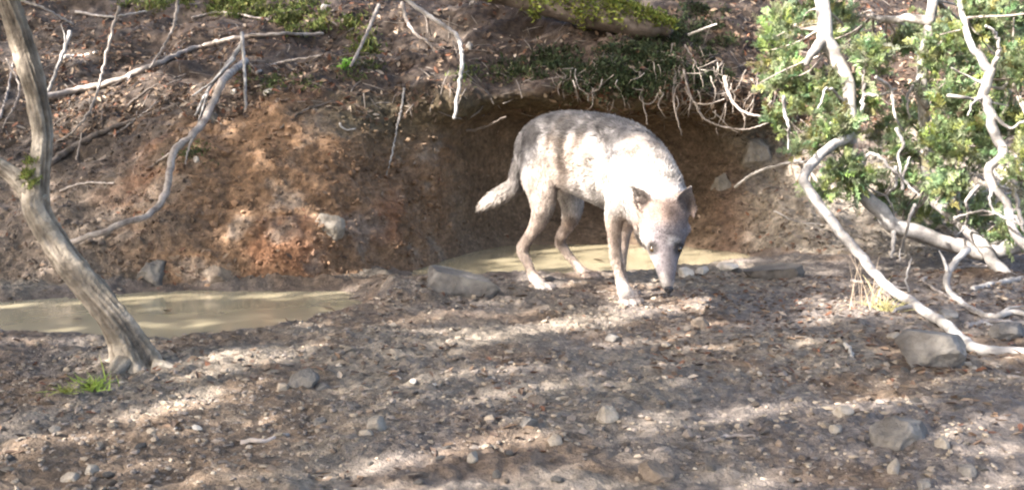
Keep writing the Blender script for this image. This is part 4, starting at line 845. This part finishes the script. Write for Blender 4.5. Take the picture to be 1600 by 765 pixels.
# fine twig litter on the slope
g = []; r = np.random.default_rng(17); P, nn, _ = bank_scatter(420, (4.3, 7.2), (-150, 1500), 80); P2_, nn2_, _ = bank_scatter(170, (4.0, 6.0), (1030, 1260), 81); P = np.vstack([P, P2_]); nn = np.vstack([nn, nn2_])
for p, n in zip(P, nn):
    d = unit(np.cross(n, r.normal(size=3))); L = r.uniform(.06, .22); g.append(tube_geo(np.array([p-d*L/2, p+n*.006+r.normal(0, .005, 3), p+d*L/2]), [.0028, .0024, .0015], sides=5, n=6))
V, f = merge(g); tag(obj('twig_litter', mesh_np('twig_litter', V, f), M['twig']), 'fine dry twigs strewn among the leaves of the slope', kind='stuff')

def moss_patch(name, label, cat, ell, n, base, seed, ln=.022, wd=.004, kind=None, spread=.02, up=.7):
    r = np.random.default_rng(seed); C, Nn = [], []
    for (px, py, rx, ry, w) in ell:
        for _ in range(int(40*w)):
            a = r.uniform(0, 6.28); q_ = r.random()**.5; p, nn_ = hit(px+rx*q_*math.cos(a), py+ry*q_*math.sin(a)); C.append(p); Nn.append(nn_)
    C, Nn = np.array(C), np.array(Nn); o0 = C.mean(0); V, q, t = blades_geo(C, Nn, n, spread, ln, wd, up, seed)
    return tag(obj(name, mesh_np(name, V-o0, [q, t], colour_blades(n, 5, base, .3, seed), False), M['moss'], None, o0), label, cat, None, kind)
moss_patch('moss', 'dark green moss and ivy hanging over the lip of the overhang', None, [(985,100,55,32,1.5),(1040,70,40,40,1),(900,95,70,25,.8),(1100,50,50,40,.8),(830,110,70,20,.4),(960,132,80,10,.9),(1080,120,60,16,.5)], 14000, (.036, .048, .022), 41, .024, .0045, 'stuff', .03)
moss_patch('moss', 'yellow-green moss along the top edge left of centre', None, [(380,14,60,16,1),(470,28,50,24,1),(250,6,60,8,.4),(560,60,30,30,.4)], 5000, (.11, .125, .04), 42, .028, .006, 'stuff', .03)
moss_patch('moss', 'thin moss on the brow of the red clay face', None, [(440,130,60,14,.6),(300,240,30,12,.3),(560,110,40,14,.5),(770,120,60,18,.6)], 2200, (.07, .085, .03), 43, .016, .004, 'stuff', .03)
# mossy log along the top edge
lg = [(740,-30,6.35),(800,-12,6.3),(870,6,6.22),(940,22,6.15),(1000,36,6.1),(1046,46,6.1)]
LP_ = np.array([at(*p) for p in lg]); o0 = LP_[0]; log = thing('mossy_log', 'moss-covered log jutting along the top edge above the animal', 'log', o0)
V, f = merge([tube_geo(LP_, [.085, .09, .09, .085, .07, .045], sides=20, n=40, rough=.2, nsc=7, seed=6)]); log_trunk = obj('trunk', mesh_np('trunk', V-o0, f), M['root_dark'], log)
C = V[:-2]; ctr = np.array([LP_[np.argmin(np.linalg.norm(LP_-v, axis=1))] for v in C]); nn_ = unit(C-ctr); ok = nn_[:, 2]+.5*fbm(C, 9, 2, 4) > -.1
V, q, t = blades_geo(C[ok], nn_[ok], 9000, .02, .02, .005, .8, 44); obj('moss', mesh_np('moss', V-o0, [q, t], colour_blades(9000, 5, (.125, .145, .03), .3, 5), False), M['moss'], log_trunk)
def grass_tuft(label, px, py, n, hgt, base, seed, lean=.5, name='grass_tuft', Y=None, wd=.0025, hang=False):
    r = np.random.default_rng(seed); p0 = hit(px, py)[0]; g = []; V, Fq, c = [], [], []
    for k in range(n):
        p = p0+np.array([r.normal(0, .025), r.normal(0, .02), 0]); h = hgt*r.uniform(.5, 1.1); d = np.array([r.normal(0, lean), r.normal(0, lean), 1.0]); d /= np.linalg.norm(d); s = unit(np.cross(d, r.normal(size=3)))*wd; b = len(V)
        for u_ in (0, .35, .7, 1): 
            cpos = p+d*h*u_+np.array([d[0], d[1], -.25])*h*.5*u_*u_; V += [cpos-s*(1-u_*.85), cpos+s*(1-u_*.85)]
        for i_ in range(3): Fq.append((b+2*i_, b+2*i_+1, b+2*i_+3, b+2*i_+2))
        c += [np.asarray(base)*r.uniform(.7, 1.3)]*8
    return tag(obj(name, mesh_np(name, np.array(V)-p0, np.array(Fq), np.array(c)), M['leaf'], None, p0), label, 'grass')
grass_tuft('tuft of bright moss-green grass at the foot of the leaning trunk', 150, 606, 60, .05, (.16, .22, .03), 1, 1.0); grass_tuft('low yellow-green grass patch left of the trunk foot', 112, 612, 50, .035, (.20, .22, .04), 2, 1.2)
grass_tuft('single tall green grass blade beside the leaning trunk', 146, 588, 1, .085, (.15, .2, .04), 3, .15)
grass_tuft('pale dry grass stems under the white dead branch', 1368, 476, 12, .12, (.42, .36, .2), 4, .22); grass_tuft('short straw-coloured grass in the sunlit spot under the branch', 1385, 486, 60, .07, (.44, .40, .18), 5, .6)
grass_tuft('few thin dry stems standing left of the white branch', 1340, 482, 8, .30, (.36, .28, .2), 6, .12, wd=.002)
# small green sprout
p0 = hit(541, 108, .01)[0]; r = np.random.default_rng(6); n = 26
V, t, c = leaves_geo(p0+r.normal(0, .018, (n, 3))+np.array([0, -.02, .01]), np.tile([[0, -.6, .8]], (n, 1)), r.uniform(.012, .02, n), np.tile([[.14, .30, .03]], (n, 1))*r.uniform(.7, 1.3, (n, 1)), 3, .6)
V2, f2 = merge([tube_geo(np.array([p0-np.array([0, 0, .03]), p0, p0+np.array([.01, -.02, .03])]), [.003, .0025, .001], sides=5, n=6)])
sp = thing('sprout', 'small bright green leafy sprout on the bank brow', 'plant', p0); obj('leaves', mesh_np('leaves', V-p0, t, c, False), M['leaf'], sp); obj('stem', mesh_np('stem', V2-p0, f2), M['root'], sp)

# leaves afloat on the water
LP2 = [('small dark leaf afloat near the middle of the long puddle', 262, 488), ('dark leaf afloat at the right end of the long puddle', 512, 481), ('tiny leaf afloat near the trunk in the long puddle', 120, 500), ('leaf afloat on the back pool left of the hind legs', 770, 410), ('leaf afloat on the back pool between the legs', 935, 408)]
for k, (lab, px, py) in enumerate(LP2):
    p0 = atz(px, py, WZ+.003); V, t, c = leaves_geo(np.zeros((1, 3)), np.array([[0, 0, 1.]]), np.array([.028]), np.array([[.07, .05, .03]]), 60+k, .05)
    tag(obj('floating_leaf', mesh_np('floating_leaf', V, t, c, False), M['litter'], None, p0), lab, 'leaf')

# fine tangle of rootlets along the overhang
r = np.random.default_rng(88); g = []
for k in range(85):
    px = r.uniform(860, 1235); py = r.uniform(95, 150) if px < 1060 else r.uniform(90, 175); Y = r.uniform(5.58, 5.75); P = [at(px, py, Y)]; a = r.normal(1.57, .55)
    for _ in range(r.integers(2, 5)):
        a += r.normal(0, .5); d = r.uniform(6, 16); px += math.cos(a)*d; py += math.sin(a)*d; Y += r.normal(0, .02); P.append(at(px, py, Y))
    g.append(tube_geo(np.array(P), np.linspace(r.uniform(.002, .0036), .0009, len(P)), sides=5, n=12, wob=.002, seed=k))
V, f = merge(g); tag(obj('rootlets', mesh_np('rootlets', V, f), M['root']), 'fine tangled rootlets along the overhang', kind='stuff')
# ------------------------------------------------------------------ unseen shading trees beside and behind the camera, crowns cut to set sun patches
# gaps: (centre x, centre y, half length, half height, tilt, openness) of the sunlit patches
LIT = [(265,640,125,11,10,1),(60,692,85,12,12,1),(240,725,52,8,10,.9),(370,553,130,8,5,.75),(345,606,90,7,8,.55),(40,650,60,8,12,.5),(185,560,26,16,0,.8),(130,735,60,10,5,.7),(20,750,60,10,5,.6),
       (615,722,95,16,8,.95),(780,688,105,15,8,.95),(775,748,60,9,8,.9),(905,597,42,6,8,.7),(900,505,130,10,7,.9),(760,520,80,9,8,.7),(690,540,60,8,10,.5),(1010,484,75,8,4,1),(890,446,60,8,4,.9),(1020,652,55,9,8,.9),(560,755,70,8,5,.4),(480,700,60,6,10,.3),
       (1180,472,125,14,3,.8),(1325,484,75,15,3,.95),(1376,472,34,22,0,1),(1250,640,185,15,5,.9),(1535,680,85,34,12,1),(1170,745,110,16,5,.55),(1545,757,90,14,5,1),(1500,604,50,7,5,.6),(1100,510,80,8,5,.5),(1390,610,50,10,10,.5),(900,745,60,9,5,.3),
       (125,88,34,12,0,.95),(150,140,80,22,15,.8),(230,142,62,26,15,.75),(325,138,34,16,20,.9),(60,60,70,40,0,.2),(300,60,140,40,0,.25),(30,85,28,34,-10,1),(50,300,30,34,0,1),(150,470,40,30,-45,.6),(100,410,30,26,0,.5),(66,200,26,30,0,.5),(24,270,30,16,0,.9),(185,345,100,26,20,.35),(100,190,80,24,15,.45),
       (420,320,120,110,0,.2),(560,260,110,100,0,.16),(515,350,32,24,0,.95),(320,420,34,22,0,.75),(400,180,70,50,0,.25),(600,40,60,40,0,.45),(690,90,50,90,0,.6),(240,487,280,12,2,.6),(400,470,140,10,0,.5),(520,405,120,26,0,.4),
       (940,272,115,60,-18,.84),(900,235,26,20,0,.95),(1010,240,42,50,-40,.92),(985,300,65,65,0,1),(905,285,60,32,0,.95),(965,400,32,90,0,1),(843,330,30,45,0,.92),(830,410,24,45,0,.95),(905,405,30,40,0,.9),(775,308,55,32,25,.95),(1012,355,40,75,0,.97),(1028,425,30,50,0,.95),(840,262,30,30,0,.75),
       (870,400,150,20,0,.45),(1110,408,80,12,0,.7),(1090,428,60,9,0,.95),
       (1230,90,70,110,0,.92),(1330,160,110,180,0,.9),(1470,150,130,170,0,.88),(1570,150,80,160,0,.9),(1290,260,60,50,0,.9),(1345,390,120,80,0,.2),(1540,370,110,90,0,.15),(1480,500,90,50,0,.3),(1180,240,40,50,0,.4),(1180,175,60,30,0,.5),(1160,30,80,40,0,.35),(900,20,130,28,0,.25),(470,20,120,26,0,.4)]
LIT = np.array(LIT, float); g_ = (LIT[:, 1] > 430) & (LIT[:, 3] < 30); LIT[g_, 3] = LIT[g_, 3]*1.0+1; LIT[g_, 5] *= .95
def openness(px, py):
    m = np.zeros(len(px))
    for cx, cy, rx, ry, ang, w in LIT:
        a = math.radians(ang); dx, dy = px-cx, py-cy; u_ = (dx*math.cos(a)-dy*math.sin(a))/rx; v = (dx*math.sin(a)+dy*math.cos(a))/ry
        m = np.maximum(m, w*(1-sstep(.8, 1.2, np.sqrt(u_*u_+v*v))))
    return m
TREES = [('shade_tree', 'leafy tree standing out of view behind the lens to the left', (-3.6, -1.6)), ('shade_tree', 'leafy tree standing out of view behind the lens', (-0.6, -3.0)), ('shade_tree', 'leafy tree standing out of view beyond the left edge', (-5.2, 1.8)), ('shade_tree', 'leafy tree standing out of view behind the lens to the right', (1.9, -1.9))]
r = np.random.default_rng(55); NL = 105000
T = np.column_stack([r.uniform(-4.2, 4.6, NL), r.uniform(0.8, 8.6, NL), np.zeros(NL)]); T[:, 2] = np.clip((T[:, 1]-4.6)*.42, 0, 1.6)
LPos = T+SUN*r.uniform(3.2, 5.6, NL)[:, None]
TRUNK = BVHTree.FromPolygons([tuple(np.array(v_.co)+tb0) for v_ in trunk.data.vertices], [tuple(p_.vertices) for p_ in trunk.data.polygons])
bvs = []
for o_ in COL.objects:                                  # the pale branches catch the sun too
    if o_.type == 'MESH' and o_.data.materials and o_.data.materials[0].name == 'pale_bark' and len(o_.data.vertices) > 60:
        w_ = np.array(o_.location)+(np.array(o_.parent.location) if o_.parent else 0)
        if to_px(w_)[0] < 1200 and o_.parent is None: continue
        bvs.append((np.array([v.co for v in o_.data.vertices])+w_, [tuple(p_.vertices) for p_ in o_.data.polygons]))
k_ = 0; bv_, bf_ = [], []
for v_, f_ in bvs: bv_ += [tuple(x_) for x_ in v_]; bf_ += [tuple(y_+k_ for y_ in x_) for x_ in f_]; k_ += len(v_)
pv_, pf_ = ico(2)
for (px, py, rx, ry, Y, n_) in CA+CB+CC_:                 # and so do the green sprays
    c_ = at(px, py, Y); sc_ = Y/F; bv_ += [tuple(x_) for x_ in (pv_*np.array([rx, rx, ry])*sc_*1.1+c_)]; bf_ += [tuple(int(y_)+k_ for y_ in x_) for x_ in pf_]; k_ += len(pv_)
BRANCH = BVHTree.FromPolygons(bv_, bf_); onb = np.zeros(NL, bool)
down = Vector(-SUN); keep = np.ones(NL, bool); hx = np.full(NL, -1e4); hy = np.full(NL, -1e4); hw = np.zeros((NL, 3))
for i_ in range(NL):
    o_ = Vector(LPos[i_]); best = None
    for tree_ in (BV_G, BV_B, WB, TRUNK):
        h_ = tree_.ray_cast(o_, down)
        if h_[0] is not None and (best is None or h_[3] < best[3]): best = h_
    h_ = BRANCH.ray_cast(o_, down)
    if h_[0] is not None and best is not None and h_[3] < best[3]: best = h_; onb[i_] = True
    if best is not None: hx[i_], hy[i_] = to_px(np.array(best[0])); hw[i_] = best[0]
op = np.where(onb, .92, openness(hx, hy))
fine_ = (hy > 438) & (hw[:, 1] < 5.2) & ~onb & (hw[:, 2] < .06)
stk_ = sstep(.40, .6, fbm(hw*np.array([2.6, 10.5, 0])+hw[:, :1]*np.array([0, -3.6, 0]), 1.0, 3, 97)); op = np.where(fine_, np.maximum(op, .55*stk_), op)      # more leaves cut by noise to streak the ground with sun
keep = r.random(NL) > np.where(op > 0, 1-(1-op)**1.6, 0.0)
LPos = LPos[keep]; n = len(LPos)
bases = np.array([t_[2] for t_ in TREES]); own = np.argmin(np.linalg.norm(LPos[:, None, :2]-(bases[None]+np.array([0.6, 1.2])), axis=2), 1)
nrm_l = unit(r.normal(size=(n, 3))+SUN*1.1); a_ = unit(np.cross(nrm_l, r.normal(size=(n, 3)))); b_ = np.cross(nrm_l, a_); s_ = r.uniform(.032, .062, n)[:, None]
LV = np.stack([LPos-a_*s_, LPos+b_*s_*.5, LPos+a_*s_*1.1, LPos-b_*s_*.5], 1)
for k, (nm, lab, (bx, by)) in enumerate(TREES):
    m = own == k; z0 = float(ground_z(np.array([[bx, by]]))[0][0]); o0 = np.array([bx, by, z0]); root = thing(nm, lab, 'tree', o0)
    cen_ = LPos[m].mean(0); top = np.array([bx*.6+cen_[0]*.4, by*.6+cen_[1]*.4, cen_[2]+.3])
    V, f = merge([tube_geo(np.array([[0, 0, -.1], [.05, .03, .8], (top-o0)*np.array([.5, .5, .6]), top-o0]), [.15, .12, .09, .05], sides=12, rough=.12, nsc=6, seed=k)]); obj('trunk', mesh_np('trunk', V, f), M['bark'], root)
    js = r.choice(np.where(m)[0], 14, replace=False)
    for j_ in js:
        e = LPos[j_]-o0; s0 = (top-o0)*r.uniform(.6, .95); 
        # a limb never crosses a gap towards the animal: limbs are thin
        V, f = merge([tube_geo(np.array([s0, (s0+e)/2+np.array([0, 0, .15]), e]), [.03, .018, .006], sides=6, n=12, wob=.03, seed=j_ % 99)]); obj('limb', mesh_np('limb', V, f), M['bark'], root)
    q = np.arange(m.sum()*4).reshape(-1, 4); cl_ = np.repeat(np.array([[.07, .11, .03]])*r.uniform(.7, 1.4, (m.sum(), 1)), 4, 0)
    obj('crown', mesh_np('crown', (LV[m]-o0).reshape(-1, 3), q, cl_, False), M['leaf'], root)
